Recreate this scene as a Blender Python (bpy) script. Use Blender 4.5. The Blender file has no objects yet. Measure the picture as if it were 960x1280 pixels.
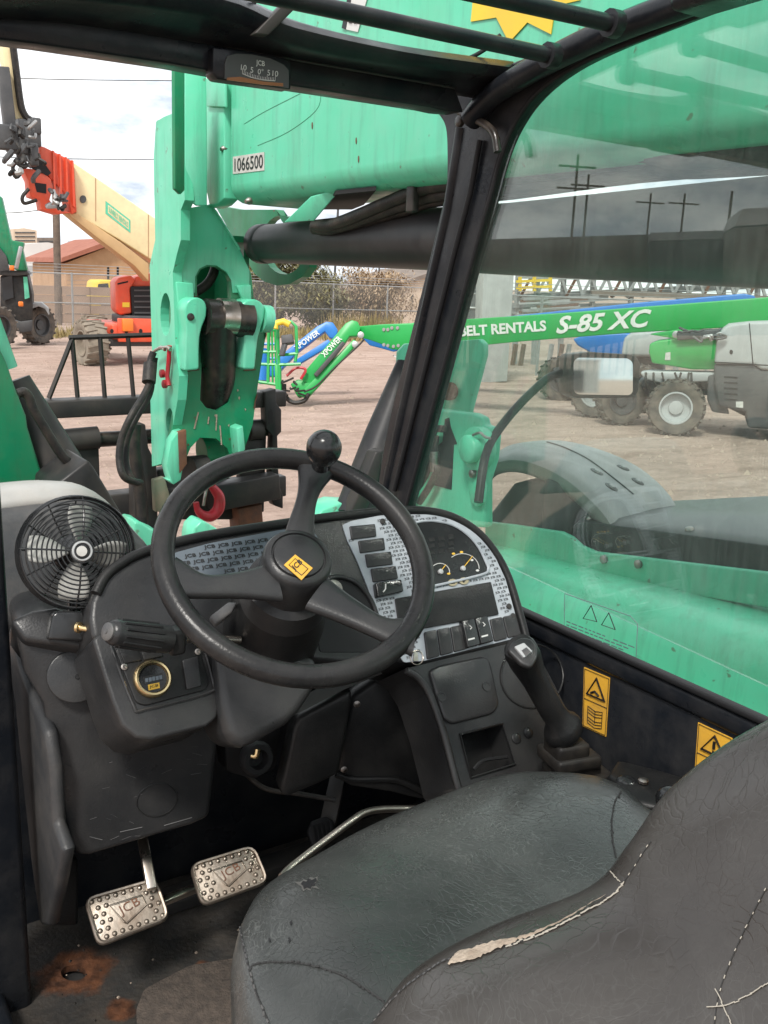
import bpy, bmesh, math, random
from mathutils import Vector, Matrix
random.seed(7)
scn = bpy.context.scene
col = scn.collection
V = Vector

# ------------------------------------------------------------------ camera
FPX, PITCH, YAW, ROLL = 1200.0, math.radians(13.4), math.radians(33.5), math.radians(2.4)
CAM = V((0, 0, 2.6))
FW = V((math.sin(YAW)*math.cos(PITCH), math.cos(YAW)*math.cos(PITCH), -math.sin(PITCH)))
_rt = V((math.cos(YAW), -math.sin(YAW), 0)); _up = _rt.cross(FW)
RT = _rt*math.cos(ROLL) + _up*math.sin(ROLL)
UP = _up*math.cos(ROLL) - _rt*math.sin(ROLL)
cd = bpy.data.cameras.new('camera'); cam = bpy.data.objects.new('camera', cd); col.objects.link(cam)
cam.matrix_world = Matrix(((RT.x, UP.x, -FW.x, CAM.x), (RT.y, UP.y, -FW.y, CAM.y), (RT.z, UP.z, -FW.z, CAM.z), (0, 0, 0, 1)))
cd.sensor_fit = 'VERTICAL'; cd.sensor_height = 36; cd.sensor_width = 27; cd.lens = FPX/1280*36
cd.clip_start = 0.02; cd.clip_end = 5000
scn.camera = cam

# ------------------------------------------------------------------ sky and sun (bright overcast)
SUN_EL, SUN_AZ = math.radians(52), math.radians(232)      # azimuth clockwise from +Y
w = bpy.data.worlds.new('World'); scn.world = w; w.use_nodes = True
nt = w.node_tree; N = nt.nodes; L = nt.links
for n in list(N): N.remove(n)
out = N.new('ShaderNodeOutputWorld'); mixs = N.new('ShaderNodeMixShader')
b1 = N.new('ShaderNodeBackground'); b2 = N.new('ShaderNodeBackground')
sky = N.new('ShaderNodeTexSky'); sky.sky_type = 'NISHITA'; sky.sun_disc = False
sky.sun_elevation = SUN_EL; sky.sun_rotation = SUN_AZ; sky.air_density = 1.0; sky.dust_density = 2.0
b1.inputs[1].default_value = 0.12; L.new(sky.outputs[0], b1.inputs[0])
tc = N.new('ShaderNodeTexCoord'); mp = N.new('ShaderNodeMapping'); mp.inputs['Scale'].default_value = (1, 1, 2.6)
n1 = N.new('ShaderNodeTexNoise'); n1.inputs['Scale'].default_value = 3.2; n1.inputs['Detail'].default_value = 7; n1.inputs['Roughness'].default_value = .55
L.new(tc.outputs['Generated'], mp.inputs[0]); L.new(mp.outputs[0], n1.inputs[0])
r1 = N.new('ShaderNodeValToRGB'); r1.color_ramp.elements[0].position = .30; r1.color_ramp.elements[1].position = .55
r1.color_ramp.elements[0].color = (.88, .88, .88, 1); r1.color_ramp.elements[1].color = (1, 1, 1, 1)
L.new(n1.outputs[0], r1.inputs[0]); L.new(r1.outputs[0], mixs.inputs[0])
n2 = N.new('ShaderNodeTexNoise'); n2.inputs['Scale'].default_value = 7.5; n2.inputs['Detail'].default_value = 8; n2.inputs['Roughness'].default_value = .6
L.new(mp.outputs[0], n2.inputs[0])
r2 = N.new('ShaderNodeValToRGB'); r2.color_ramp.elements[0].position = .36; r2.color_ramp.elements[1].position = .62
r2.color_ramp.elements[0].color = (.40, .45, .52, 1); r2.color_ramp.elements[1].color = (.98, .97, .945, 1)
L.new(n2.outputs[0], r2.inputs[0]); L.new(r2.outputs[0], b2.inputs[0]); b2.inputs[1].default_value = 0.74
L.new(b1.outputs[0], mixs.inputs[1]); L.new(b2.outputs[0], mixs.inputs[2]); L.new(mixs.outputs[0], out.inputs[0])
sd = bpy.data.lights.new('sun', 'SUN'); sun = bpy.data.objects.new('sun', sd); col.objects.link(sun)
sd.energy = 1.5; sd.angle = math.radians(11); sd.color = (1, .96, .9)
sdir = V((math.sin(SUN_AZ)*math.cos(SUN_EL), math.cos(SUN_AZ)*math.cos(SUN_EL), math.sin(SUN_EL)))
sun.rotation_euler = sdir.to_track_quat('Z', 'Y').to_euler()
scn.view_settings.view_transform = 'Standard'; scn.view_settings.look = 'None'
scn.view_settings.gamma = 1; scn.view_settings.use_curve_mapping = False
scn.view_settings.exposure = 1.32
scn.render.engine = 'CYCLES'
try:
    scn.cycles.max_bounces = 8; scn.cycles.transparent_max_bounces = 16; scn.cycles.use_denoising = True
except Exception: pass

# ------------------------------------------------------------------ pixel -> ray helpers (photo pixels 960 x 1280)
def ray(x, y): return FW + RT*((x-480)/FPX) - UP*((y-640)/FPX)
def at(x, y, X=None, Y=None, Z=None, D=None):
    d = ray(x, y)
    if X is not None: t = (X-CAM.x)/d.x
    elif Y is not None: t = (Y-CAM.y)/d.y
    elif Z is not None: t = (Z-CAM.z)/d.z
    else: t = D
    return CAM + d*t
class PL:                                   # a plane: point + normal (towards the viewer)
    def __init__(s, p, n): s.p = V(p); s.n = V(n).normalized()
    def __call__(s, x, y):
        d = ray(x, y); return CAM + d*(((s.p-CAM).dot(s.n))/d.dot(s.n))
    def off(s, h): return PL(s.p+s.n*h, s.n)

# ------------------------------------------------------------------ mesh helpers
ORG = {}
def obj(name, verts, faces, mat, parent=None, smooth=False, bevel=0, bseg=2, bang=35):
    c = V((0, 0, 0))
    if len(verts):
        lo = [min(v[i] for v in verts) for i in range(3)]; hi = [max(v[i] for v in verts) for i in range(3)]
        c = V([(a+b)/2 for a, b in zip(lo, hi)])
    me = bpy.data.meshes.new(name)
    me.from_pydata([tuple(V(v)-c) for v in verts], [], [tuple(f) for f in faces])
    bm = bmesh.new(); bm.from_mesh(me)
    bmesh.ops.recalc_face_normals(bm, faces=bm.faces)
    if bevel > 0:
        es = [e for e in bm.edges if len(e.link_faces) == 2 and e.calc_face_angle(0) > math.radians(bang)]
        try: bmesh.ops.bevel(bm, geom=es, offset=bevel, segments=bseg, profile=.5, affect='EDGES', clamp_overlap=True)
        except Exception as ex: print('bevel', name, ex)
    if smooth or bevel > 0:
        for f in bm.faces: f.smooth = True
        for e in bm.edges:
            if len(e.link_faces) == 2 and e.calc_face_angle(0) > math.radians(50): e.smooth = False
    bm.to_mesh(me); bm.free()
    o = bpy.data.objects.new(name, me); col.objects.link(o)
    if mat is not None: me.materials.append(mat)
    if parent is not None: o.parent = parent; o.location = c - ORG[parent]
    else: o.location = c
    ORG[o] = c
    return o
def thing(name, loc, label, cat, group=None):
    o = bpy.data.objects.new(name, None); col.objects.link(o); o.location = V(loc); o.empty_display_size = .1
    ORG[o] = V(loc); o['label'] = label; o['category'] = cat
    if group: o['group'] = group
    return o
def tag(o, label, cat, group=None, kind=None):
    if label: o['label'] = label
    if cat: o['category'] = cat
    if group: o['group'] = group
    if kind: o['kind'] = kind
    return o
def lab(o, s): o['label'] = s; return o
def fillet(poly, r, n=4):
    out = []; m = len(poly)
    for i in range(m):
        a, b, c = V(poly[i-1]), V(poly[i]), V(poly[(i+1) % m])
        d1, d2 = a-b, c-b; l1, l2 = d1.length, d2.length
        k = min(r, l1*.45, l2*.45)
        p, q = b+d1*(k/max(l1, 1e-9)), b+d2*(k/max(l2, 1e-9))
        for j in range(n+1):
            t = j/n; out.append(p*(1-t)**2 + b*(2*t*(1-t)) + q*t*t)
    return out
def cr(pts, n=6, closed=False):             # Catmull-Rom
    pts = [V(p) for p in pts]; m = len(pts); out = []
    rng = range(m) if closed else range(m-1)
    for i in rng:
        p1, p2 = pts[i], pts[(i+1) % m]
        p0 = pts[i-1] if (i > 0 or closed) else p1*2-p2
        p3 = pts[(i+2) % m] if (i+2 < m or closed) else p2*2-p1
        for j in range(n):
            t = j/n
            out.append(.5*((2*p1)+(p2-p0)*t+(2*p0-5*p1+4*p2-p3)*t*t+(3*p1-p0-3*p2+p3)*t**3))
    if not closed: out.append(pts[-1].copy())
    return out
def prism(pts, vec, holes=()):
    """closed prism from a planar polygon (with optional holes) pushed along vec -> verts, faces"""
    if not holes:
        n = len(pts); vs = [V(p) for p in pts]+[V(p)+V(vec) for p in pts]
        fs = [tuple(range(n)), tuple(range(2*n-1, n-1, -1))]
        fs += [(i, (i+1) % n, n+(i+1) % n, n+i) for i in range(n)]
        return vs, fs
    bm = bmesh.new(); loops = [pts]+list(holes); vs = []; fs = []; rings = []; k = 0
    es = []
    for lp in loops:
        bv = [bm.verts.new(V(p)) for p in lp]; rings.append((k, len(lp))); k += len(lp)
        es += [bm.edges.new((bv[i], bv[(i+1) % len(bv)])) for i in range(len(bv))]
    bm.verts.index_update()
    bmesh.ops.triangle_fill(bm, use_beauty=True, use_dissolve=False, edges=es)
    bm.verts.index_update()
    base = [v.co.copy() for v in bm.verts]; tri = [[v.index for v in f.verts] for f in bm.faces]; bm.free()
    m = len(base); vs = base+[b+V(vec) for b in base]
    fs = [tuple(t) for t in tri]+[tuple(m+i for i in reversed(t)) for t in tri]
    for s, n in rings:
        fs += [(s+i, s+(i+1) % n, m+s+(i+1) % n, m+s+i) for i in range(n)]
    return vs, fs
def S(name, poly, plane, th, mat, parent=None, bev=.003, r=0, holes=(), bseg=2, lift=0):
    """slab: photo outline cast on a plane (+lift), pushed th away from the viewer"""
    pl = plane.off(lift) if lift else plane
    if r: poly = fillet([(p[0], p[1], 0) for p in poly], r)
    P = [pl(p[0], p[1]) for p in poly]; H = [[pl(q[0], q[1]) for q in h] for h in holes]
    vs, fs = prism(P, -pl.n*th, H)
    return obj(name, vs, fs, mat, parent, bevel=0 if holes else bev, bseg=bseg)
def ell(cx, cy, rx, ry, n=20, rot=0):
    return [(cx+rx*math.cos(a)*math.cos(rot)-ry*math.sin(a)*math.sin(rot), cy+rx*math.cos(a)*math.sin(rot)+ry*math.sin(a)*math.cos(rot)) for a in [2*math.pi*i/n for i in range(n)]]
def frame_of(d, up=V((0, 0, 1))):
    d = V(d).normalized(); up = V(up)
    if abs(d.dot(up)) > .98: up = V((0, 1, 0))
    s = d.cross(up).normalized(); return s, s.cross(d).normalized()
def tube_geo(pts, r, n=12, closed=False):
    pts = [V(p) for p in pts]; m = len(pts); vs = []; fs = []
    rs = r if isinstance(r, (list, tuple)) else [r]*m
    tan = []
    for i in range(m):
        a = pts[i-1] if (i > 0 or closed) else pts[i]; b = pts[(i+1) % m] if (i < m-1 or closed) else pts[i]
        tan.append((b-a).normalized())
    s, u = frame_of(tan[0])
    for i in range(m):
        if i:
            s = (s - tan[i]*s.dot(tan[i])).normalized(); u = s.cross(tan[i]).normalized()
        for j in range(n):
            a = 2*math.pi*j/n; vs.append(pts[i]+(s*math.cos(a)+u*math.sin(a))*rs[i])
    for i in range(m if closed else m-1):
        k = (i+1) % m
        for j in range(n): fs.append((i*n+j, i*n+(j+1) % n, k*n+(j+1) % n, k*n+j))
    if not closed: fs += [tuple(range(n-1, -1, -1)), tuple((m-1)*n+j for j in range(n))]
    return vs, fs
def tube(name, pts, r, mat, parent=None, n=12, closed=False, cap=True):
    vs, fs = tube_geo(pts, r, n, closed); return obj(name, vs, fs, mat, parent, smooth=True)
def merge(*geos):
    vs = []; fs = []
    for v, f in geos:
        k = len(vs); vs += list(v); fs += [tuple(i+k for i in q) for q in f]
    return vs, fs
def lathe_geo(profile, c, axis, n=24, up=V((0, 0, 1)), close=True):
    """profile: (distance along axis, radius)"""
    ax = V(axis).normalized(); s, u = frame_of(ax, up); vs = []; fs = []; c = V(c); m = len(profile)
    for d, r in profile:
        for j in range(n):
            a = 2*math.pi*j/n; vs.append(c+ax*d+(s*math.cos(a)+u*math.sin(a))*r)
    for i in range(m-1):
        for j in range(n): fs.append((i*n+j, i*n+(j+1) % n, (i+1)*n+(j+1) % n, (i+1)*n+j))
    if close: fs += [tuple(range(n-1, -1, -1)), tuple((m-1)*n+j for j in range(n))]
    return vs, fs
def lathe(name, profile, c, axis, mat, parent=None, n=24, close=True):
    vs, fs = lathe_geo(profile, c, axis, n, close=close); return obj(name, vs, fs, mat, parent, smooth=True)
def box_geo(c, sx, sy, sz, ax=V((1, 0, 0)), ay=V((0, 1, 0)), az=V((0, 0, 1))):
    c = V(c); vs = []
    for i in (-1, 1):
        for j in (-1, 1):
            for k in (-1, 1): vs.append(c+V(ax)*(i*sx/2)+V(ay)*(j*sy/2)+V(az)*(k*sz/2))
    return vs, [(0, 1, 3, 2), (4, 6, 7, 5), (0, 4, 5, 1), (2, 3, 7, 6), (0, 2, 6, 4), (1, 5, 7, 3)]
def box(name, c, size, mat, parent=None, bev=.004, ax=V((1, 0, 0)), ay=V((0, 1, 0)), az=V((0, 0, 1)), bseg=2):
    vs, fs = box_geo(c, *size, ax, ay, az); return obj(name, vs, fs, mat, parent, bevel=bev, bseg=bseg)
def beam_geo(a, b, w, h, up=V((0, 0, 1)), w2=None, h2=None):
    a, b = V(a), V(b); s, u = frame_of(b-a, up); w2 = w2 or w; h2 = h2 or h; vs = []
    for p, ww, hh in ((a, w, h), (b, w2, h2)):
        for i, j in ((-1, -1), (1, -1), (1, 1), (-1, 1)): vs.append(p+s*(i*ww/2)+u*(j*hh/2))
    return vs, [(3, 2, 1, 0), (4, 5, 6, 7), (0, 1, 5, 4), (1, 2, 6, 5), (2, 3, 7, 6), (3, 0, 4, 7)]
def beam(name, a, b, w, h, mat, parent=None, bev=.004, up=V((0, 0, 1)), w2=None, h2=None):
    vs, fs = beam_geo(a, b, w, h, up, w2, h2); return obj(name, vs, fs, mat, parent, bevel=bev)
def grid_geo(rows, closed_u=False):
    m, n = len(rows), len(rows[0]); vs = [V(p) for r in rows for p in r]; fs = []
    for i in range(m-1):
        for j in range(n if closed_u else n-1):
            k = (j+1) % n; fs.append((i*n+j, i*n+k, (i+1)*n+k, (i+1)*n+j))
    return vs, fs
def loft_rows(rows, nu=5, nv=5):
    R1 = [cr(r, nu) for r in rows]; cols = list(zip(*R1)); C2 = [cr(c, nv) for c in cols]
    return [list(r) for r in zip(*C2)]
_tc = {}
def text_geo(s, bold=0.0, shear=0.0):
    k = (s, bold, shear)
    if k not in _tc:
        cu = bpy.data.curves.new('t', 'FONT'); cu.body = s; cu.size = 1; cu.offset = bold; cu.shear = shear; cu.resolution_u = 3
        o = bpy.data.objects.new('t', cu); col.objects.link(o)
        dg = bpy.context.evaluated_depsgraph_get(); dg.update()
        me = bpy.data.meshes.new_from_object(o.evaluated_get(dg))
        vs = [v.co.copy() for v in me.vertices]; fs = [tuple(p.vertices) for p in me.polygons]
        bpy.data.objects.remove(o); bpy.data.curves.remove(cu); bpy.data.meshes.remove(me)
        lo = [min(v[i] for v in vs) for i in (0, 1)]; hi = [max(v[i] for v in vs) for i in (0, 1)]
        _tc[k] = ([((v.x-lo[0])/(hi[0]-lo[0]), (v.y-lo[1])/(hi[1]-lo[1])) for v in vs], fs)
    return _tc[k]
def text_on(s, ll, lr, ul, bold=0.0, shear=0.0):
    vs, fs = text_geo(s, bold, shear); ll, lr, ul = V(ll), V(lr), V(ul)
    return [ll+(lr-ll)*x+(ul-ll)*y for x, y in vs], fs
def T(name, s, ll, lr, ul, plane, mat, parent, lift=.0008, bold=0.0, shear=0.0):
    pl = plane.off(lift); g = text_on(s, pl(*ll), pl(*lr), pl(*ul), bold, shear)
    return obj(name, g[0], g[1], mat, parent)
def inside(p, poly):
    x, y = p; c = False; n = len(poly)
    for i in range(n):
        x1, y1 = poly[i][0], poly[i][1]; x2, y2 = poly[i-1][0], poly[i-1][1]
        if (y1 > y) != (y2 > y) and x < (x2-x1)*(y-y1)/(y2-y1)+x1: c = not c
    return c

# ------------------------------------------------------------------ materials
def mat(name, c, rough=.5, metal=0, spec=.5, c2=None, nscale=8, namount=(.35, .65), bump=0, bscale=60, dust=None, dustamt=.0, dscale=5, coat=0, rvar=0, alpha=1, detail=6, grime=0):
    m = bpy.data.materials.new(name); m.use_nodes = True; t = m.node_tree; n = t.nodes; l = t.links
    b = n['Principled BSDF']; b.inputs['Roughness'].default_value = rough; b.inputs['Metallic'].default_value = metal
    b.inputs['Specular IOR Level'].default_value = spec; b.inputs['Coat Weight'].default_value = coat; b.inputs['Base Color'].default_value = (*c, 1)
    tcd = n.new('ShaderNodeTexCoord'); src = None
    if c2 is not None:
        ns = n.new('ShaderNodeTexNoise'); ns.inputs['Scale'].default_value = nscale; ns.inputs['Detail'].default_value = detail; ns.inputs['Roughness'].default_value = .6
        l.new(tcd.outputs['Object'], ns.inputs[0])
        rp = n.new('ShaderNodeValToRGB'); rp.color_ramp.elements[0].position = namount[0]; rp.color_ramp.elements[1].position = namount[1]
        rp.color_ramp.elements[0].color = (*c, 1); rp.color_ramp.elements[1].color = (*c2, 1)
        l.new(ns.outputs[0], rp.inputs[0]); src = rp.outputs[0]
    if dust is not None:
        ns = n.new('ShaderNodeTexNoise'); ns.inputs['Scale'].default_value = dscale; ns.inputs['Detail'].default_value = 10; ns.inputs['Roughness'].default_value = .72
        l.new(tcd.outputs['Object'], ns.inputs[0])
        mr = n.new('ShaderNodeMapRange'); mr.inputs[1].default_value = .42; mr.inputs[2].default_value = .75; mr.inputs[4].default_value = dustamt
        l.new(ns.outputs[0], mr.inputs[0])
        mx = n.new('ShaderNodeMix'); mx.data_type = 'RGBA'; mx.inputs[7].default_value = (*dust, 1)
        if src: l.new(src, mx.inputs[6])
        else: mx.inputs[6].default_value = (*c, 1)
        l.new(mr.outputs[0], mx.inputs[0]); src = mx.outputs[2]
    if grime:
        gm_ = n.new('ShaderNodeMapping'); gm_.inputs['Scale'].default_value = (9, 9, .9); l.new(tcd.outputs['Object'], gm_.inputs[0])
        gn = n.new('ShaderNodeTexNoise'); gn.inputs['Scale'].default_value = 2.4; gn.inputs['Detail'].default_value = 9; gn.inputs['Roughness'].default_value = .7; l.new(gm_.outputs[0], gn.inputs[0])
        gr_ = n.new('ShaderNodeMapRange'); gr_.inputs[1].default_value = .50; gr_.inputs[2].default_value = .78; gr_.inputs[4].default_value = grime; l.new(gn.outputs[0], gr_.inputs[0])
        gx_ = n.new('ShaderNodeMix'); gx_.data_type = 'RGBA'; gx_.inputs[7].default_value = (.055, .050, .040, 1)
        if src: l.new(src, gx_.inputs[6])
        else: gx_.inputs[6].default_value = (*c, 1)
        l.new(gr_.outputs[0], gx_.inputs[0])
        sn = n.new('ShaderNodeTexNoise'); sn.inputs['Scale'].default_value = 34; sn.inputs['Detail'].default_value = 3; l.new(tcd.outputs['Object'], sn.inputs[0])
        sr = n.new('ShaderNodeMapRange'); sr.inputs[1].default_value = .70; sr.inputs[2].default_value = .74; sr.inputs[4].default_value = min(1, grime*1.6); l.new(sn.outputs[0], sr.inputs[0])
        sx_ = n.new('ShaderNodeMix'); sx_.data_type = 'RGBA'; sx_.inputs[7].default_value = (.12, .075, .045, 1); l.new(gx_.outputs[2], sx_.inputs[6]); l.new(sr.outputs[0], sx_.inputs[0]); src = sx_.outputs[2]
    if src: l.new(src, b.inputs['Base Color'])
    if rvar:
        ns = n.new('ShaderNodeTexNoise'); ns.inputs['Scale'].default_value = 14; ns.inputs['Detail'].default_value = 8; l.new(tcd.outputs['Object'], ns.inputs[0])
        mr = n.new('ShaderNodeMapRange'); mr.inputs[1].default_value = .3; mr.inputs[2].default_value = .7; mr.inputs[3].default_value = max(.05, rough-rvar); mr.inputs[4].default_value = min(1, rough+rvar)
        l.new(ns.outputs[0], mr.inputs[0]); l.new(mr.outputs[0], b.inputs['Roughness'])
    if bump:
        ns = n.new('ShaderNodeTexNoise'); ns.inputs['Scale'].default_value = bscale; ns.inputs['Detail'].default_value = 4; l.new(tcd.outputs['Object'], ns.inputs[0])
        bp = n.new('ShaderNodeBump'); bp.inputs['Strength'].default_value = bump; bp.inputs['Distance'].default_value = .01
        l.new(ns.outputs[0], bp.inputs['Height']); l.new(bp.outputs[0], b.inputs['Normal'])
    return m
M = {}
BR = (.10, .075, .05)
M['steel'] = mat('black_cab_paint', (.0075, .0095, .013), .34, spec=.28, dust=(.12, .11, .10), dustamt=.22, dscale=9, rvar=.12, bump=.04, bscale=120)
M['trim'] = mat('black_rubber_trim', (.012, .012, .013), .6, spec=.28, bump=.1, bscale=200)
M['plastic'] = mat('charcoal_plastic', (.0175, .0182, .0195), .34, spec=.36, c2=(.025, .0255, .0265), nscale=4, bump=.07, bscale=340, dust=(.105, .098, .09), dustamt=.26, dscale=6, rvar=.08)
M['plastic_d'] = mat('dark_grained_plastic', (.010, .0105, .011), .40, spec=.28, bump=.08, bscale=340, dust=(.085, .08, .074), dustamt=.24, dscale=7, rvar=.08)
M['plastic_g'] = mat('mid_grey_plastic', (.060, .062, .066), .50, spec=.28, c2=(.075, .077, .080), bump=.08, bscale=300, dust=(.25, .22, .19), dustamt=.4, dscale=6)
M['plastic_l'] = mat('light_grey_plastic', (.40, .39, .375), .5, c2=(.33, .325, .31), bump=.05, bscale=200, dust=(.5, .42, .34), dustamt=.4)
M['gloss'] = mat('glossy_black_plastic', (.012, .013, .014), .22, rvar=.06, dust=(.1, .09, .08), dustamt=.12, dscale=14)
M['wheel'] = mat('steering_wheel_rubber', (.014, .014, .0145), .30, spec=.28, bump=.06, bscale=260, dust=(.13, .12, .11), dustamt=.22, dscale=9, rvar=.12)
M['dark'] = mat('deep_black', (.006, .006, .007), .7)
M['silver'] = mat('silver_sticker', (.40, .43, .46), .42, c2=(.29, .32, .35), nscale=20)
M['greyprint'] = mat('slate_sticker', (.10, .125, .15), .5, c2=(.13, .155, .18), nscale=12)
M['ink'] = mat('black_ink', (.008, .008, .01), .5)
M['white'] = mat('white_print', (.6, .6, .58), .5)
M['yellow'] = mat('amber_decal', (.78, .42, .04), .45, c2=(.70, .37, .04), nscale=30, dust=(.35, .25, .12), dustamt=.3, dscale=20)
M['amber'] = mat('amber_print', (.75, .45, .05), .5)
M['plastic_t'] = mat('scuffed_trim_plastic', (.030, .031, .033), .45, c2=(.042, .043, .045), spec=.28, bump=.08, bscale=300, dust=(.15, .13, .11), dustamt=.35, dscale=9)
M['boot'] = mat('dusty_boot_rubber', (.014, .013, .012), .5, spec=.3, dust=(.09, .075, .06), dustamt=.35, dscale=25)
M['brass'] = mat('brass_bezel', (.80, .62, .34), .25, 1, rvar=.08)
M['chrome'] = mat('worn_steel', (.55, .50, .45), .32, 1, c2=(.38, .33, .28), nscale=30, rvar=.12)
M['pedal'] = mat('worn_pedal_steel', (.33, .29, .245), .48, 1, c2=(.15, .105, .075), nscale=18, namount=(.45, .75), rvar=.14, bump=.08, bscale=90)
M['bolt'] = mat('zinc_bolt', (.45, .44, .42), .4, 1, c2=(.25, .2, .17), nscale=40)
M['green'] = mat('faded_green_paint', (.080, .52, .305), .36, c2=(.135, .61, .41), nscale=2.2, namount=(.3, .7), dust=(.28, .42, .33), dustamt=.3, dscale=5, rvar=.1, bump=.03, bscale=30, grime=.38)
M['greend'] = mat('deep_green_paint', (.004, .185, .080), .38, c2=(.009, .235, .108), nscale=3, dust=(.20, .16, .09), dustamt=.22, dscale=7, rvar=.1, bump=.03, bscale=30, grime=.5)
M['lift_g'] = mat('lift_green_paint', (.008, .30, .055), .38, c2=(.015, .34, .07), nscale=1.5)
M['lift_b'] = mat('lift_blue_paint', (.012, .15, .50), .38, c2=(.02, .18, .52), nscale=1.5)
M['red'] = mat('orange_red_paint', (.75, .09, .035), .4, c2=(.62, .07, .03), nscale=2, dust=(.4, .2, .12), dustamt=.3)
M['cream'] = mat('cream_paint', (.80, .68, .40), .45, c2=(.74, .62, .36), nscale=1.2, dust=(.5, .4, .25), dustamt=.3)
M['hookred'] = mat('red_hook_paint', (.50, .015, .03), .4, c2=(.38, .02, .03), nscale=30, dust=(.25, .1, .08), dustamt=.3, dscale=30)
M['yellowp'] = mat('yellow_paint', (.78, .55, .03), .45, c2=(.7, .48, .04), nscale=4)
M['grease'] = mat('greasy_black_steel', (.018, .016, .015), .34, c2=(.10, .075, .055), nscale=9, namount=(.5, .8), rvar=.15, bump=.15, bscale=40)
M['blk'] = mat('weathered_black_paint', (.020, .021, .022), .45, spec=.28, c2=(.035, .034, .033), nscale=5, dust=(.13, .10, .075), dustamt=.25, dscale=8, rvar=.12)
M['cylm'] = mat('satin_black_cylinder', (.022, .022, .024), .42, spec=.28, c2=(.05, .045, .04), nscale=6, namount=(.5, .8), dust=(.10, .10, .10), dustamt=.2, dscale=10)
M['hose'] = mat('hydraulic_hose', (.016, .016, .016), .5, spec=.28, dust=(.14, .11, .08), dustamt=.35, dscale=20, bump=.2, bscale=200)
M['rust'] = mat('rusty_steel', (.17, .07, .035), .75, c2=(.09, .045, .03), nscale=20, bump=.2, bscale=60)
M['tyre'] = mat('dusty_tyre', (.055, .050, .045), .8, c2=(.15, .125, .10), nscale=5, bump=.2, bscale=30)
M['tyrel'] = mat('mud_dried_tyre', (.19, .16, .125), .85, c2=(.26, .22, .17), nscale=5, bump=.2, bscale=30)
M['grey'] = mat('light_grey_cover', (.42, .43, .43), .5, c2=(.36, .37, .37), nscale=2)
M['dgrey'] = mat('dark_grey_cover', (.05, .052, .055), .55, c2=(.075, .075, .075), nscale=3)
M['fender'] = mat('grey_black_fender', (.20, .205, .205), .42, c2=(.26, .26, .255), nscale=3, dust=(.35, .31, .26), dustamt=.45, dscale=5, rvar=.1)
M['hood'] = mat('satin_black_hood', (.014, .016, .016), .32, spec=.4, dust=(.09, .09, .085), dustamt=.3, dscale=12)
M['galv'] = mat('galvanised_steel', (.42, .42, .42), .5, .6, c2=(.33, .33, .32), nscale=4)
M['concrete'] = mat('pale_concrete', (.48, .48, .46), .85, c2=(.40, .40, .385), nscale=3, bump=.2, bscale=20)
M['glassd'] = mat('dark_window_glass', (.02, .025, .03), .08)
M['orange'] = mat('orange_lens', (.8, .2, .03), .3)
M['wood'] = mat('weathered_pole_wood', (.10, .075, .06), .9, c2=(.16, .12, .09), nscale=4)
M['sheet'] = mat('white_tag', (.56, .55, .52), .6, c2=(.45, .44, .41), nscale=30)
def m_glass():
    m = bpy.data.materials.new('dusty_window_glass'); m.use_nodes = True; t = m.node_tree; n = t.nodes; l = t.links
    for q in list(n): n.remove(q)
    o = n.new('ShaderNodeOutputMaterial'); tr = n.new('ShaderNodeBsdfTransparent'); tr.inputs[0].default_value = (.905, .975, .945, 1)
    gl = n.new('ShaderNodeBsdfGlossy'); gl.inputs['Roughness'].default_value = .0
    lw = n.new('ShaderNodeLayerWeight'); pw = n.new('ShaderNodeMath'); pw.operation = 'POWER'; pw.inputs[1].default_value = 4.0; l.new(lw.outputs['Facing'], pw.inputs[0])
    fr = n.new('ShaderNodeMath'); fr.operation = 'MULTIPLY_ADD'; fr.inputs[1].default_value = .85; fr.inputs[2].default_value = .085; l.new(pw.outputs[0], fr.inputs[0])
    m1 = n.new('ShaderNodeMixShader'); l.new(fr.outputs[0], m1.inputs[0]); l.new(tr.outputs[0], m1.inputs[1]); l.new(gl.outputs[0], m1.inputs[2])
    df = n.new('ShaderNodeBsdfDiffuse'); df.inputs[0].default_value = (.46, .53, .50, 1)
    tl = n.new('ShaderNodeBsdfTranslucent'); tl.inputs[0].default_value = (.50, .57, .53, 1)
    m0 = n.new('ShaderNodeMixShader'); l.new(df.outputs[0], m0.inputs[1]); l.new(tl.outputs[0], m0.inputs[2])
    tcd = n.new('ShaderNodeTexCoord'); mp = n.new('ShaderNodeMapping'); mp.inputs['Scale'].default_value = (1, 60, 2.5); l.new(tcd.outputs['Object'], mp.inputs[0])
    ns = n.new('ShaderNodeTexNoise'); ns.inputs['Scale'].default_value = 3; ns.inputs['Detail'].default_value = 8; l.new(mp.outputs[0], ns.inputs[0])
    n2 = n.new('ShaderNodeTexNoise'); n2.inputs['Scale'].default_value = 7; n2.inputs['Detail'].default_value = 10; n2.inputs['Roughness'].default_value = .75; l.new(tcd.outputs['Object'], n2.inputs[0])
    mu = n.new('ShaderNodeMath'); mu.operation = 'MULTIPLY'; l.new(ns.outputs[0], mu.inputs[0]); l.new(n2.outputs[0], mu.inputs[1])
    mr = n.new('ShaderNodeMapRange'); mr.inputs[1].default_value = .14; mr.inputs[2].default_value = .45; mr.inputs[3].default_value = .012; mr.inputs[4].default_value = .11
    l.new(mu.outputs[0], mr.inputs[0])
    m2 = n.new('ShaderNodeMixShader'); l.new(mr.outputs[0], m2.inputs[0]); l.new(m1.outputs[0], m2.inputs[1]); l.new(m0.outputs[0], m2.inputs[2])
    l.new(m2.outputs[0], o.inputs[0]); return m
M['glass'] = m_glass()
M['mirror'] = mat('mirror_glass', (.8, .82, .82), .03, 1)
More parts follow.
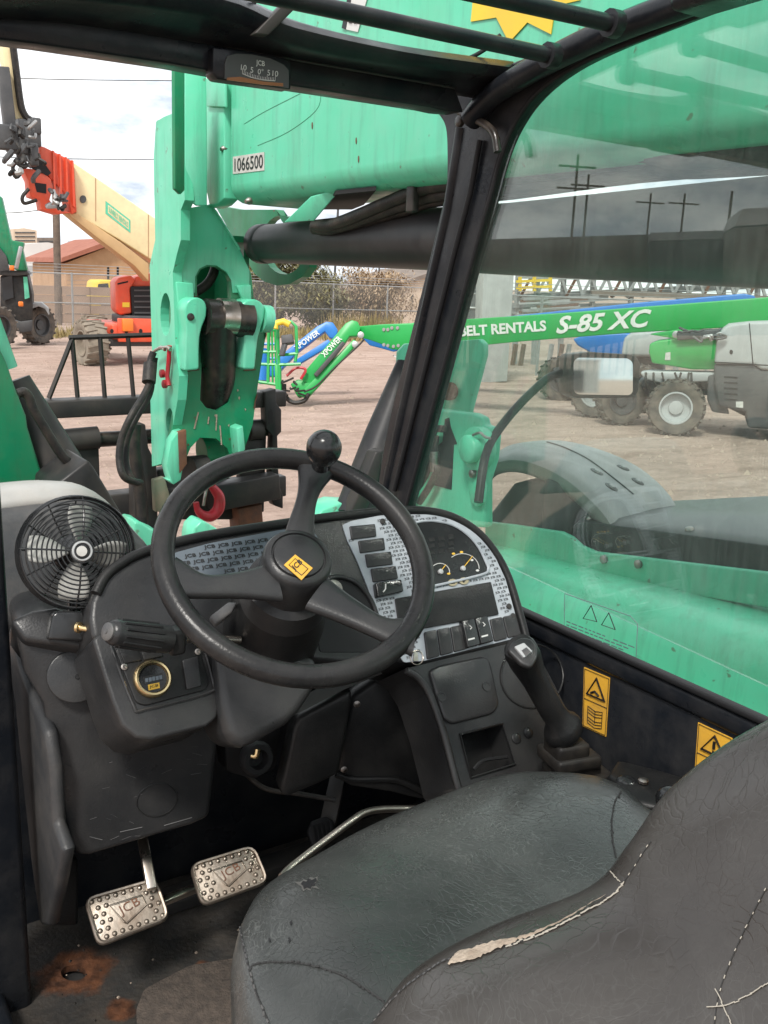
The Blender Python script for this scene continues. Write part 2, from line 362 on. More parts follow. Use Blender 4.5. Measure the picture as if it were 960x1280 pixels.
def m_vinyl(name, c, c2, crease, bstr, scuff=.5):
    m = mat(name, c, .27, c2=c2, nscale=5, rvar=.10, dust=(.13, .125, .115), dustamt=.22, dscale=4)
    t = m.node_tree; n = t.nodes; l = t.links; b = n['Principled BSDF']; tcd = n.new('ShaderNodeTexCoord')
    ns = n.new('ShaderNodeTexNoise'); ns.inputs['Scale'].default_value = 9; ns.inputs['Detail'].default_value = 3; l.new(tcd.outputs['Object'], ns.inputs[0])
    mxv = n.new('ShaderNodeMix'); mxv.data_type = 'VECTOR'; mxv.inputs[0].default_value = .12; l.new(tcd.outputs['Object'], mxv.inputs[4]); l.new(ns.outputs['Color'], mxv.inputs[5])
    vo = n.new('ShaderNodeTexVoronoi'); vo.feature = 'DISTANCE_TO_EDGE'; vo.inputs['Scale'].default_value = crease; l.new(mxv.outputs[1], vo.inputs[0])
    mr = n.new('ShaderNodeMapRange'); mr.inputs[1].default_value = 0; mr.inputs[2].default_value = .06; l.new(vo.outputs[0], mr.inputs[0])
    fn = n.new('ShaderNodeTexNoise'); fn.inputs['Scale'].default_value = 500; fn.inputs['Detail'].default_value = 2; l.new(tcd.outputs['Object'], fn.inputs[0])
    ad = n.new('ShaderNodeMath'); ad.operation = 'MULTIPLY_ADD'; ad.inputs[1].default_value = .35; l.new(fn.outputs[0], ad.inputs[0]); l.new(mr.outputs[0], ad.inputs[2])
    bp = n.new('ShaderNodeBump'); bp.inputs['Strength'].default_value = bstr; bp.inputs['Distance'].default_value = .0012; l.new(ad.outputs[0], bp.inputs['Height']); l.new(bp.outputs[0], b.inputs['Normal'])
    # scuffed pale crease lines
    pat = n.new('ShaderNodeTexNoise'); pat.inputs['Scale'].default_value = 6; pat.inputs['Detail'].default_value = 3; l.new(tcd.outputs['Object'], pat.inputs[0])
    v2 = n.new('ShaderNodeTexVoronoi'); v2.feature = 'DISTANCE_TO_EDGE'; v2.inputs['Scale'].default_value = crease*1.6; l.new(mxv.outputs[1], v2.inputs[0])
    e1 = n.new('ShaderNodeMapRange'); e1.inputs[1].default_value = .0; e1.inputs[2].default_value = .05; e1.inputs[3].default_value = 1; e1.inputs[4].default_value = 0; l.new(v2.outputs[0], e1.inputs[0])
    e2 = n.new('ShaderNodeMapRange'); e2.inputs[1].default_value = .42; e2.inputs[2].default_value = .68; e2.inputs[4].default_value = scuff; l.new(pat.outputs[0], e2.inputs[0])
    mu = n.new('ShaderNodeMath'); mu.operation = 'MULTIPLY'; l.new(e1.outputs[0], mu.inputs[0]); l.new(e2.outputs[0], mu.inputs[1])
    mc = n.new('ShaderNodeMix'); mc.data_type = 'RGBA'; mc.inputs[7].default_value = (.20, .21, .20, 1); l.new(mu.outputs[0], mc.inputs[0])
    l.new(b.inputs['Base Color'].links[0].from_socket, mc.inputs[6]); l.new(mc.outputs[2], b.inputs['Base Color'])
    return m
M['vinyl'] = m_vinyl('worn_black_vinyl', (.026, .0285, .0275), (.038, .0415, .040), 120, .20, .42)
M['vinyl_b'] = m_vinyl('brown_black_vinyl', (.029, .0255, .0230), (.040, .0355, .032), 90, .14, .12)
M['foam'] = mat('exposed_fabric_backing', (.42, .345, .275), .9, c2=(.27, .21, .16), nscale=60, bump=.5, bscale=200)
M['thread'] = mat('pale_thread', (.36, .33, .28), .8)
M['threadd'] = mat('dark_thread', (.02, .02, .02), .8)
def m_floor():
    """worn paint over steel; rust has eaten round the drain hole and a few other spots"""
    m = mat('worn_cab_floor', (.018, .018, .018), .46, c2=(.036, .034, .032), nscale=9, dust=(.09, .07, .052), dustamt=.45, dscale=14, bump=.25, bscale=120)
    t = m.node_tree; n = t.nodes; l = t.links; b = n['Principled BSDF']; tcd = n.new('ShaderNodeTexCoord')
    O = V((.655, .635, 1.494)); acc = None
    wob = n.new('ShaderNodeTexNoise'); wob.inputs['Scale'].default_value = 26; wob.inputs['Detail'].default_value = 8; wob.inputs['Roughness'].default_value = .65; l.new(tcd.outputs['Object'], wob.inputs[0])
    for (x, y), r in (((94, 1214), .052), ((255, 1208), .014), ((150, 1262), .022), ((282, 1234), .018), ((190, 1285), .022)):
        p = at(x, y, Z=1.5)-O
        d = n.new('ShaderNodeVectorMath'); d.operation = 'DISTANCE'; d.inputs[1].default_value = p; l.new(tcd.outputs['Object'], d.inputs[0])
        q = n.new('ShaderNodeMath'); q.operation = 'DIVIDE'; q.inputs[1].default_value = r; l.new(d.outputs['Value'], q.inputs[0])
        if acc is None: acc = q.outputs[0]
        else:
            mi = n.new('ShaderNodeMath'); mi.operation = 'MINIMUM'; l.new(acc, mi.inputs[0]); l.new(q.outputs[0], mi.inputs[1]); acc = mi.outputs[0]
    ad = n.new('ShaderNodeMath'); ad.operation = 'MULTIPLY_ADD'; ad.inputs[1].default_value = 1.5; l.new(wob.outputs[0], ad.inputs[0]); l.new(acc, ad.inputs[2])
    mr = n.new('ShaderNodeMapRange'); mr.inputs[1].default_value = 1.55; mr.inputs[2].default_value = 1.95; mr.inputs[3].default_value = 1; mr.inputs[4].default_value = 0; l.new(ad.outputs[0], mr.inputs[0])
    rc = n.new('ShaderNodeTexNoise'); rc.inputs['Scale'].default_value = 55; rc.inputs['Detail'].default_value = 8; l.new(tcd.outputs['Object'], rc.inputs[0])
    rr = n.new('ShaderNodeValToRGB'); rr.color_ramp.elements[0].position = .3; rr.color_ramp.elements[1].position = .7; rr.color_ramp.elements[0].color = (.030, .015, .010, 1); rr.color_ramp.elements[1].color = (.125, .052, .026, 1); l.new(rc.outputs[0], rr.inputs[0])
    mx = n.new('ShaderNodeMix'); mx.data_type = 'RGBA'; l.new(mr.outputs[0], mx.inputs[0])
    l.new(b.inputs['Base Color'].links[0].from_socket, mx.inputs[6]); l.new(rr.outputs[0], mx.inputs[7]); l.new(mx.outputs[2], b.inputs['Base Color'])
    return m
M['floor'] = m_floor()
def m_dirt():
    m = bpy.data.materials.new('packed_dirt'); m.use_nodes = True; t = m.node_tree; n = t.nodes; l = t.links; b = n['Principled BSDF']; b.inputs['Roughness'].default_value = .95; b.inputs['Specular IOR Level'].default_value = .1
    tcd = n.new('ShaderNodeTexCoord')
    a = n.new('ShaderNodeTexNoise'); a.inputs['Scale'].default_value = .22; a.inputs['Detail'].default_value = 8; a.inputs['Roughness'].default_value = .62; l.new(tcd.outputs['Object'], a.inputs[0])
    rp = n.new('ShaderNodeValToRGB'); e = rp.color_ramp.elements; e[0].position = .32; e[0].color = (.46, .335, .275, 1); e[1].position = .68; e[1].color = (.62, .48, .41, 1)
    l.new(a.outputs[0], rp.inputs[0])
    mp = n.new('ShaderNodeMapping'); mp.inputs['Scale'].default_value = (.45, 1.7, 1); mp.inputs['Rotation'].default_value = (0, 0, math.radians(-14)); l.new(tcd.outputs['Object'], mp.inputs[0])
    s = n.new('ShaderNodeTexNoise'); s.inputs['Scale'].default_value = 1.3; s.inputs['Detail'].default_value = 6; s.inputs['Distortion'].default_value = .6; l.new(mp.outputs[0], s.inputs[0])
    rs = n.new('ShaderNodeValToRGB'); rs.color_ramp.elements[0].position = .34; rs.color_ramp.elements[1].position = .56; rs.color_ramp.elements[0].color = (.78, .765, .75, 1); rs.color_ramp.elements[1].color = (1, 1, 1, 1); l.new(s.outputs[0], rs.inputs[0])
    f = n.new('ShaderNodeTexNoise'); f.inputs['Scale'].default_value = 5; f.inputs['Detail'].default_value = 12; f.inputs['Roughness'].default_value = .85; l.new(tcd.outputs['Object'], f.inputs[0])
    rf = n.new('ShaderNodeValToRGB'); rf.color_ramp.elements[0].position = .3; rf.color_ramp.elements[1].position = .7; rf.color_ramp.elements[0].color = (.60, .585, .575, 1); rf.color_ramp.elements[1].color = (1.12, 1.11, 1.10, 1); l.new(f.outputs[0], rf.inputs[0])
    m1 = n.new('ShaderNodeMix'); m1.data_type = 'RGBA'; m1.blend_type = 'MULTIPLY'; m1.inputs[0].default_value = 1; l.new(rp.outputs[0], m1.inputs[6]); l.new(rs.outputs[0], m1.inputs[7])
    m2 = n.new('ShaderNodeMix'); m2.data_type = 'RGBA'; m2.blend_type = 'MULTIPLY'; m2.inputs[0].default_value = 1; l.new(m1.outputs[2], m2.inputs[6]); l.new(rf.outputs[0], m2.inputs[7])
    l.new(m2.outputs[2], b.inputs['Base Color'])
    ad = n.new('ShaderNodeMath'); ad.operation = 'ADD'; l.new(s.outputs[0], ad.inputs[0]); l.new(f.outputs[0], ad.inputs[1])
    bp = n.new('ShaderNodeBump'); bp.inputs['Strength'].default_value = .8; bp.inputs['Distance'].default_value = .10; l.new(ad.outputs[0], bp.inputs['Height']); l.new(bp.outputs[0], b.inputs['Normal'])
    return m
M['dirt'] = m_dirt()
M['brick'] = mat('tan_brick', (.40, .24, .13), .9, c2=(.48, .30, .17), nscale=1.5, bump=.2, bscale=8)
M['roof'] = mat('red_clay_roof', (.27, .095, .06), .85, c2=(.34, .13, .085), nscale=2)
M['block'] = mat('tan_block_wall', (.30, .21, .155), .95, c2=(.36, .26, .19), nscale=.8, bump=.3, bscale=6)
M['offw'] = mat('off_white_wall', (.62, .60, .57), .85, c2=(.54, .52, .5), nscale=.3)
M['beige'] = mat('beige_wall', (.60, .48, .36), .85, c2=(.52, .42, .32), nscale=.5)
M['browng'] = mat('brown_shed', (.16, .13, .11), .85, c2=(.22, .18, .15), nscale=1)
M['leaf'] = mat('olive_leaves', (.14, .135, .055), .75, c2=(.25, .22, .11), nscale=1.5)
M['leafb'] = mat('dry_brown_leaves', (.30, .21, .125), .8, c2=(.40, .29, .18), nscale=1.5)
M['grassd'] = mat('dry_grass', (.34, .25, .11), .9, c2=(.22, .19, .08), nscale=2)
M['rod'] = mat('polished_rod', (.55, .50, .44), .38, 1)
M['bark'] = mat('bark', (.20, .16, .13), .9, c2=(.28, .22, .18), nscale=6)
M['paintw'] = mat('white_lettering', (.72, .73, .70), .55, c2=(.62, .64, .6), nscale=6)
# ================================================================== the telehandler: cab and body
XW = 1.15                                   # plane of the right cab window
PW = PL((XW, 0, 0), (-1, 0, 0)); PF = PL((0, 1.44, 0), (0, -1, 0))
th = thing('telehandler', (1.0, .9, 0), 'green telehandler whose black steel cab with side window and roof bars frames the view', 'telehandler')
# --- front header (inclinometer sits on it), at Y 1.44
hd = S('front_header', [(-60, 17), (100, 27), (273, 55), (365, 74), (569, 110), (580, 140), (556, 138), (538, 134), (364, 107), (217, 80), (48, 55), (-60, 42)], PF, .05, M['steel'], th, bev=.003)
tube('header_seam', [PF.off(.003)(x, y) for x, y in ((-40, 5), (60, 19), (273, 55), (365, 74), (569, 110))], .0022, M['blk'], th, n=6)
# roof front beam: rounded beam above the header, with the curved edge of the roof opening
rb = loft_rows([[at(x, y, Y=Y) for x, y in pts] for Y, pts in (
    (1.46, [(-60, 16), (100, 28), (273, 55), (365, 74), (569, 111), (640, 122)]),
    (1.43, [(-60, 2), (100, 14), (273, 42), (365, 60), (569, 98), (640, 108)]),
    (1.40, [(-60, -14), (100, -4), (273, 22), (365, 54), (500, 78), (640, 94)]),
    (1.38, [(-60, -26), (100, -16), (273, 5), (365, 40), (500, 69), (640, 88)]),
    (1.42, [(-60, -32), (100, -22), (273, -1), (372, 38), (500, 67), (640, 86)]))], 5, 3)
g = grid_geo(rb); ro = obj('roof_beam', g[0], g[1], M['steel'], th, smooth=True)
sm = ro.modifiers.new('s', 'SOLIDIFY'); sm.thickness = .012; sm.offset = 1
# curved lip of the roof opening
tube('roof_lip', cr([at(x, y, Y=1.40) for x, y in ((318, -14), (318, 20), (326, 28), (345, 34), (400, 44), (470, 62), (530, 76), (575, 76), (606, 62), (625, 44))], 5), .0035, M['trim'], th, n=8)
S('header_tab', [(318, 42), (336, 44), (392, -12), (372, -14)], PL((0, 1.365, 0), (0, -1, 0)), .02, M['blk'], th, bev=.002)
# --- right front pillar, leaning
PP = PL((1.134, 0, 0), (-1, 0, 0))
_edge = cr([V((x, y, 0)) for x, y in ((507, 632), (590, 322), (606, 262), (616, 222), (627, 186), (641, 156), (662, 126), (694, 97), (740, 70), (820, 36), (960, -18), (1040, -48))], 5)
_lft = cr([V((x, y, 0)) for x, y in ((536, 132), (548, 144), (556, 160), (558, 190), (557, 235), (551, 262), (537, 320), (518, 397), (487, 520), (473, 600), (466, 680))], 4)
_top = [(1040, -86), (850, -20), (770, 18), (690, 58), (640, 78), (600, 92), (566, 104)]
S('pillar_and_rail', [(p.x, p.y) for p in _edge]+_top+[(p.x, p.y) for p in _lft]+[(502, 680)], PL((1.138, 0, 0), (-1, 0, 0)), .03, M['steel'], th, bev=.008, bseg=3)
tube('pillar_channel', [PP.off(.003)(x, y) for x, y in ((600, 175), (588, 240), (567, 320), (493, 613))], .0055, M['trim'], th, n=8)
tube('pillar_tube', [PP.off(-.01)(x, y) for x, y in ((578, 160), (562, 262), (543, 345), (488, 590), (476, 660))], .013, M['steel'], th, n=16)
tube('window_seal', cr([PW.off(.012)(x, y) for x, y in ((505, 645), (590, 328), (612, 250), (628, 192), (645, 152), (675, 113), (730, 77), (820, 40), (975, -22))], 5), .0045, M['trim'], th, n=8)
# wiper / grab bracket at the corner
tube('bracket', cr([PP.off(.02)(x, y) for x, y in ((562, 128), (575, 140), (590, 148), (606, 155), (618, 168), (622, 190))], 4), [.007]*21, M['grease'], th, n=8)
for q in ((562, 128), (577, 152)): lathe('bolt', [(0, .010), (.008, .010), (.010, .007)], PP.off(.018)(*q), (-1, 0, 0), M['grease'], th, n=10)
# --- roof side rail and guard bars
tube('roof_rail_tube', cr([PL((1.115, 0, 0), (-1, 0, 0))(x, y) for x, y in ((588, 150), (612, 122), (650, 96), (705, 66), (770, 36), (860, 2), (1040, -62))], 5), .020, M['steel'], th, n=16)
zr = at(690, 70, X=1.07)
def guard(xa, ya, xb, yb, X1):
    b = at(xb, yb, X=X1); d = ray(xa, ya); t = (b.y-CAM.y)/d.y; a = CAM+d*t
    e = a+(a-b)*((a.x-.22)/(b.x-a.x)) if a.x > .22 else a
    e.z = b.z+(e.z-b.z)*.6
    tube('guard_bar', [e, b], .0115, M['steel'], th, n=14)
    lathe('bolt', [(-.012, .019), (.006, .019), (.012, .012)], b, (1, 0, 0), M['steel'], th, n=12)
guard(370, 2, 690, 70, 1.07); guard(620, 0, 768, 30, 1.07)
for k in range(3):
    y = .86-.24*k; tube('guard_bar', [(.22, y, 3.05+.012*k), (1.08, y, 3.05+.012*k)], .0115, M['steel'], th, n=14)
beam('roof_rail', (1.11, .99, 3.005), (1.13, -.45, 3.06), .07, .07, M['steel'], th, bev=.012)
beam('roof_rail', (.22, 1.42, 2.95), (.20, -.45, 3.06), .07, .07, M['steel'], th, bev=.012)
beam('roof_rear_beam', (.20, -.42, 3.06), (1.13, -.42, 3.06), .08, .08, M['steel'], th, bev=.012)
# --- left front pillar (door post), rear pillars
beam('pillar', (.225, 1.36, 1.47), (.225, 1.42, 2.96), .09, .07, M['steel'], th, bev=.010, up=V((0, 1, 0)))
beam('pillar', (.22, -.42, 1.47), (.22, -.42, 3.05), .08, .08, M['steel'], th, bev=.010, up=V((0, 1, 0)))
beam('pillar', (1.12, -.42, 1.47), (1.12, -.42, 3.05), .08, .08, M['steel'], th, bev=.010, up=V((0, 1, 0)))
# --- right window pane
gp = cr([(504, 648, 0), (590, 325, 0), (612, 250, 0), (628, 190, 0), (645, 150, 0), (675, 110, 0), (730, 74, 0), (820, 38, 0), (975, -24, 0)], 4)
gpts = [PW(p.x, p.y) for p in gp]+[V((XW, -.38, 2.99)), V((XW, -.38, 2.03))]
g = prism(gpts, (.005, 0, 0)); pane = obj('window_pane', g[0], g[1], M['glass'], th)
lab(pane, 'dusty tinted side window pane with reflections')
# warning label printed on the pane
lo = [(706, 742), (788, 770), (797, 780), (795, 826), (705, 789)]
PG = PW.off(.0015)
tube('label_outline', [PG(*p) for p in lo], .0007, M['greyprint'], pane, n=5, closed=True)
for tri in ([(739, 757), (729, 773), (746, 777)], [(761, 766), (752, 781), (769, 787)]):
    tube('warning_triangle', [PG(*p) for p in tri], .0011, M['ink'], pane, n=5, closed=True)
vs = []; fs = []
for k in range(4):
    x = 0
    while x < 88:
        ww = random.uniform(3, 9); xx = 708+x; yy = 776+4.2*k+x*.385
        if xx+ww < 794 and random.random() < .9:
            q = [PG(xx, yy), PG(xx+ww, yy+ww*.385), PG(xx+ww, yy+ww*.385+1.5), PG(xx, yy+1.5)]; n0 = len(vs); vs += q; fs.append((n0, n0+1, n0+2, n0+3))
        x += ww+1.6
obj('fine_print', vs, fs, M['greyprint'], pane)
# --- right side wall below the window
zs = at(806, 841, X=1.12).z
box('side_wall', (1.155, .60, (1.46+zs-.034)/2), (.05, 2.1, zs-.034-1.46), M['steel'], th, bev=.004)
beam('window_sill', (1.143, 1.66, zs-.018), (1.143, -.40, zs-.018), .038, .034, M['steel'], th, bev=.008)
beam('sill_rubber', (1.128, 1.6, zs+.006), (1.128, -.38, zs+.006), .018, .010, M['trim'], th, bev=.003)
PD = PL((1.1285, 0, 0), (-1, 0, 0))
def decal(q, kind):
    d = S('warning_decal', q, PD, .0015, M['yellow'], th, bev=0)
    a, b, c, e = [V((*p, 0)) for p in q]
    def uv(u, v):
        p = (a*(1-u)+b*u)*(1-v)+(e*(1-u)+c*u)*v; return PD.off(.001)(p.x, p.y)
    tube('border', [uv(.03, .02), uv(.97, .02), uv(.97, .98), uv(.03, .98)], .0006, M['ink'], d, n=4, closed=True)
    tube('divider', [uv(.03, .52), uv(.97, .52)], .0006, M['ink'], d, n=4)
    tube('warning_triangle', [uv(.5, .10), uv(.14, .42), uv(.86, .42)], .0022, M['ink'], d, n=5, closed=True)
    if kind: tube('exclamation', [uv(.5, .2), uv(.5, .33)], .0022, M['ink'], d, n=5); tube('exclamation', [uv(.5, .37), uv(.5, .39)], .0022, M['ink'], d, n=5)
    else: tube('hand_symbol', [uv(.3, .38), uv(.45, .33), uv(.62, .38)], .002, M['ink'], d, n=5)
    for s_ in (0, .05, .1): tube('manual_symbol', [uv(.5+.3*1, .62+s_), uv(.5, .66+s_), uv(.2, .62+s_), uv(.2, .80+s_), uv(.5, .84+s_), uv(.8, .80+s_)], .0007, M['ink'], d, n=4, closed=True)
    tube('manual_symbol', [uv(.5, .66), uv(.5, .86)], .0007, M['ink'], d, n=4)
decal([(730, 834), (762, 847.5), (757, 921), (728, 907.5)], 0)
decal([(872.5, 903), (915, 923), (910, 994), (867.5, 974)], 1)
decal([(919, 925), (962, 945), (957, 1016), (914, 996)], 0)
# --- cab floor with a rusted-through hole, bulkhead
fz = 1.5
fl = [V((.18, -.45, fz)), V((1.13, -.45, fz)), V((1.13, 1.72, fz)), V((.18, 1.72, fz))]
hl = [at(x, y, Z=fz) for x, y in ell(92, 1216, 16, 10)]
g = prism(fl, (0, 0, -.012), [hl]); obj('cab_floor', g[0], g[1], M['floor'], th)
lathe('drain_cup', [(-.022, .03), (-.024, .001)], at(94, 1218, Z=fz), (0, 0, 1), M['foam'], th, n=14, close=False)
mt = fillet([(180, 1236, 0), (238, 1206, 0), (300, 1196, 0), (330, 1300, 0), (175, 1330, 0), (170, 1262, 0)], 6)
S('floor_mat', [(p.x, p.y) for p in mt], PL((0, 0, fz+.004), (0, 0, 1)), .004, mat('gritty_floor_mat', (.045, .036, .030), .9, c2=(.085, .066, .053), nscale=60, bump=.4, bscale=200), th, bev=.001)
box('bulkhead', (.66, 1.545, 1.74), (.94, .04, .50), M['steel'], th, bev=.004)
box('unseen_rear_wall', (.66, -.44, 1.82), (.86, .04, .66), M['steel'], th, bev=.006)  # out of view, added to cut ambient light inside the cab
box('door_sill', (.205, .50, 1.50), (.05, 1.7, .08), M['steel'], th, bev=.01)
# --- body on the right side of the cab: chassis shoulder extruded along the machine
prof = [(1.22, 1.63), (1.57, 1.63), (1.63, 1.64), (1.675, 1.67), (1.70, 1.72), (1.708, 1.78), (1.711, 1.835), (1.720, 1.872), (1.740, 1.900), (1.770, 1.917), (1.81, 1.924), (1.86, 1.925), (1.93, 1.925), (1.93, 1.50), (1.22, 1.50)]
ys = (-.7, 2.45)
g = grid_geo([[V((x, y_, z-(y_-1.05)*.085)) for x, z in prof] for y_ in (ys[0], .4, 1.0, 1.6, ys[1])], True); npf = len(prof)
g = (g[0], g[1]+[tuple(range(npf)), tuple(range(4*npf, 5*npf))]); sb = obj('side_body', g[0], g[1], M['green'], th, smooth=True)
PB = PL((1.879, 0, 0), (-1, 0, 0))
S('body_plate', [(606, 652), (640, 656), (700, 665), (712, 671), (724, 682), (742, 690), (960, 716), (1150, 740), (1150, 790), (960, 760), (606, 700)], PB, .02, M['green'], th, bev=.004)
for q in ((756, 699), (799, 705)): lathe('bolt', [(0, .012), (.008, .012), (.010, .008)], PB(*q), (-1, 0, 0), M['bolt'], th, n=8)
lathe('bolt', [(0, .014), (.008, .014), (.010, .008)], at(880, 857, Z=1.662), (0, 0, 1), M['bolt'], th, n=8)
# engine cover
PH = PL((1.95, 0, 0), (-1, 0, 0))
hr = []
for X, pts in ((1.95, [(712, 700), (714, 660), (722, 653), (738, 653), (800, 661), (960, 682), (1200, 712)]),
               (2.0, [(722, 690), (722, 652), (732, 645), (750, 645), (810, 652), (960, 671), (1200, 700)]),
               (2.25, [(726, 690), (728, 645), (742, 638), (760, 634), (820, 636), (960, 645), (1200, 668)]),
               (2.6, [(742, 690), (744, 640), (758, 634), (780, 628), (840, 626), (960, 620), (1200, 632)]),
               (2.72, [(752, 700), (752, 660), (762, 645), (784, 640), (844, 640), (960, 636), (1200, 650)])):
    hr.append([at(x, y, X=X) for x, y in pts])
low = [V((p.x, p.y, 1.6)) for p in hr[0]]; lowe = [V((p.x, p.y, 1.6)) for p in hr[-1]]
g = grid_geo([low]+[cr_ for cr_ in hr]+[lowe]); hood = obj('engine_cover', g[0], g[1], M['hood'], th, smooth=True, bevel=.004, bang=25)
fr = [low[0]]+[r[0] for r in hr]+[lowe[0]]
obj('engine_cover_nose', fr, [tuple(range(len(fr)))], M['dgrey'], th)
for q in ((738, 649), (862, 664)): lathe('bolt', [(0, .013), (.008, .012), (.012, .006)], at(*q, X=1.985), (-.4, -.1, 1), M['bolt'], th, n=8)
# front fender arch
fd = []
for X, pts in ((1.98, [(604, 612), (622, 592), (655, 590), (700, 610), (738, 642), (760, 672)]),
               (1.96, [(604, 600), (622, 580), (655, 577), (702, 596), (742, 629), (766, 660)]),
               (2.02, [(607, 590), (626, 570), (660, 566), (706, 582), (748, 613), (774, 646)]),
               (2.18, [(612, 578), (634, 561), (672, 558), (724, 573), (768, 600), (798, 628)]),
               (2.34, [(618, 570), (643, 557), (690, 554), (742, 566), (788, 590), (822, 618)]),
               (2.42, [(622, 567), (650, 557), (700, 553), (752, 565), (800, 588), (836, 622)]),
               (2.44, [(626, 575), (655, 566), (704, 562), (756, 575), (803, 597), (838, 630)])):
    fd.append([at(x, y, X=X) for x, y in pts+[(pts[-1][0]+14, pts[-1][1]+34)]])
g = grid_geo(loft_rows(fd, 5, 3)); fen = obj('fender', g[0], g[1], M['fender'], th, smooth=True)
sm = fen.modifiers.new('s', 'SOLIDIFY'); sm.thickness = .012; sm.offset = 0
box('wheel_arch_liner', (2.22, 2.15, 1.35), (.42, .9, .5), M['dark'], th, bev=.02)
S('engine_duct', [(607, 660), (612, 640), (640, 604), (668, 597), (690, 600), (712, 640), (712, 690), (607, 690)], PL((2.0, 0, 0), (-1, 0, 0)), .18, M['dgrey'], th, bev=.02, bseg=3)
lathe('intake_pipe', [(0, .06), (.02, .065), (.25, .065), (.26, .05)], at(706, 640, X=2.02)-V((0, 0, .15)), (0, 0, 1), M['dgrey'], th, n=16)
# front tyre below the fender
# green upright block beyond the pillar (stabiliser bracket) with ram, hoses
PK = PL((1.72, 0, 0), (-1, 0, 0))
blk = S('stabiliser_bracket', [(508, 600), (536, 516), (545, 511), (590, 517), (600, 522), (602, 531), (611, 534), (615, 545), (612, 575), (604, 600), (604, 660), (500, 650), (498, 630)], PK, .04, M['green'], th, bev=.012, bseg=3)
S('bracket_slot', [(556, 524), (561, 522), (563, 534), (571, 555), (567, 556), (564, 612), (540, 606), (544, 560), (553, 552)], PK, .002, M['dark'], th, bev=0, lift=.002)
lathe('pivot_pin', [(0, .062), (.03, .062), (.034, .052), (.034, .040), (.055, .040), (.06, .034)], PK(603, 560), (-1, 0, 0), M['green'], th, n=20)
tube('pin_wire', cr([PK.off(.05)(x, y) for x, y in ((591, 544), (600, 541), (606, 546), (613, 548))], 4), .004, M['bolt'], th, n=6)
S('pivot_plate', [(584, 600), (588, 592), (596, 590), (602, 594), (606, 610), (604, 628), (596, 634), (588, 628)], PK, .012, M['green'], th, bev=.003, lift=.014)
for q in ((593, 592), (602, 621)): lathe('bolt', [(0, .012), (.012, .012), (.014, .008)], PK.off(.012)(*q), (-1, 0, 0), M['bolt'], th, n=8)
for k, (pa, rr) in enumerate((([(556, 536), (543, 538), (539, 560), (533, 590), (522, 610), (505, 632)], .011), ([(545, 545), (541, 575), (546, 588), (538, 606), (524, 628)], .011))):
    tube('hydraulic_hose', cr([PK.off(.03)(x, y) for x, y in pa], 5), rr, M['hose'], th, n=8)
for q in ((533, 565), (543, 577)): lathe('hose_fitting', [(-.03, .015), (.03, .015)], PK.off(.03)(*q), (0, .1, 1), M['bolt'], th, n=8)
# raised stabiliser leg, right: two plates and ram
PS = PL((1.95, 2.5, 0), (-1, -.25, 0))
S('stabiliser_leg', [(545, 428), (598, 424), (604, 430), (604, 444), (586, 512), (578, 560), (520, 560), (530, 500)], PS, .03, M['green'], th, bev=.004)
S('stabiliser_leg_side', [(498, 440), (507, 430), (546, 428), (560, 432), (548, 470), (520, 540), (490, 560)], PL((1.85, 2.6, 0), (-.2, -1, 0)), .02, M['green'], th, bev=.004)
lathe('pivot_pin', [(0, .03), (.02, .03), (.022, .02)], PS.off(.005)(564, 489), (-1, -.25, 0), M['rust'], th, n=14)
tube('stabiliser_ram', [at(507, 455, Y=2.45), at(478, 545, Y=2.4), at(440, 650, Y=2.3)], [.03, .055, .06], M['cylm'], th, n=16)
S('ram_guard', [(460, 590), (470, 565), (480, 562), (474, 600), (456, 645), (436, 645)], PL((0, 2.25, 0), (0, -1, 0)), .05, M['blk'], th, bev=.006)
# left stabiliser: green plate, ram, black box
PLl = PL((0, 2.15, 0), (0, -1, 0))
S('stabiliser_leg', [(-80, 300), (-12, 415), (0, 436), (8, 452), (20, 487), (33, 520), (35, 535), (57, 606), (60, 640), (-80, 640)], PLl, .06, M['greend'], th, bev=.006)
tube('stabiliser_ram', [at(-10, 400, Y=2.28), at(12, 460, Y=2.28)], .018, M['green'], th, n=10)
tube('stabiliser_ram', [at(16, 476, Y=2.26), at(82, 625, Y=2.22)], [.038, .085], M['blk'], th, n=18)
tube('hydraulic_hose', cr([at(x, y, Y=2.08) for x, y in ((22, 492), (30, 490), (37, 498), (42, 512), (60, 542), (78, 570), (96, 586))], 4), .010, M['hose'], th, n=8)
g1 = [at(x, y, Y=2.0) for x, y in ((67, 608), (110, 575), (118, 585), (160, 655), (185, 700), (120, 720), (60, 680))]
g = prism(g1, (0, .16, 0)); obj('stabiliser_box', g[0], g[1], M['blk'], th, bevel=.006)
# front chassis bits in front of the dash
S('chassis_front', [(168, 652), (178, 654), (190, 662), (204, 668), (215, 700), (165, 700)], PL((0, 2.25, 0), (0, -1, 0)), .10, M['green'], th, bev=.006)
S('chassis_lug', [(240, 672), (243, 660), (252, 651), (262, 655), (276, 664), (276, 690), (240, 690)], PL((0, 2.35, 0), (0, -1, 0)), .08, M['green'], th, bev=.006)
S('chassis_front', [(394, 648), (404, 637), (425, 629), (450, 630), (470, 640), (470, 660), (394, 660)], PL((0, 2.30, 0), (0, -1, 0)), .10, M['green'], th, bev=.006)
box('front_axle', (1.25, 2.55, 1.0), (1.5, .3, .3), M['dgrey'], th, bev=.03)
box('chassis_frame', (1.2, .6, 1.12), (.7, 3.6, .45), M['dgrey'], th, bev=.02)
box('cab_base', (.66, .6, 1.40), (.94, 2.1, .16), M['blk'], th, bev=.01)
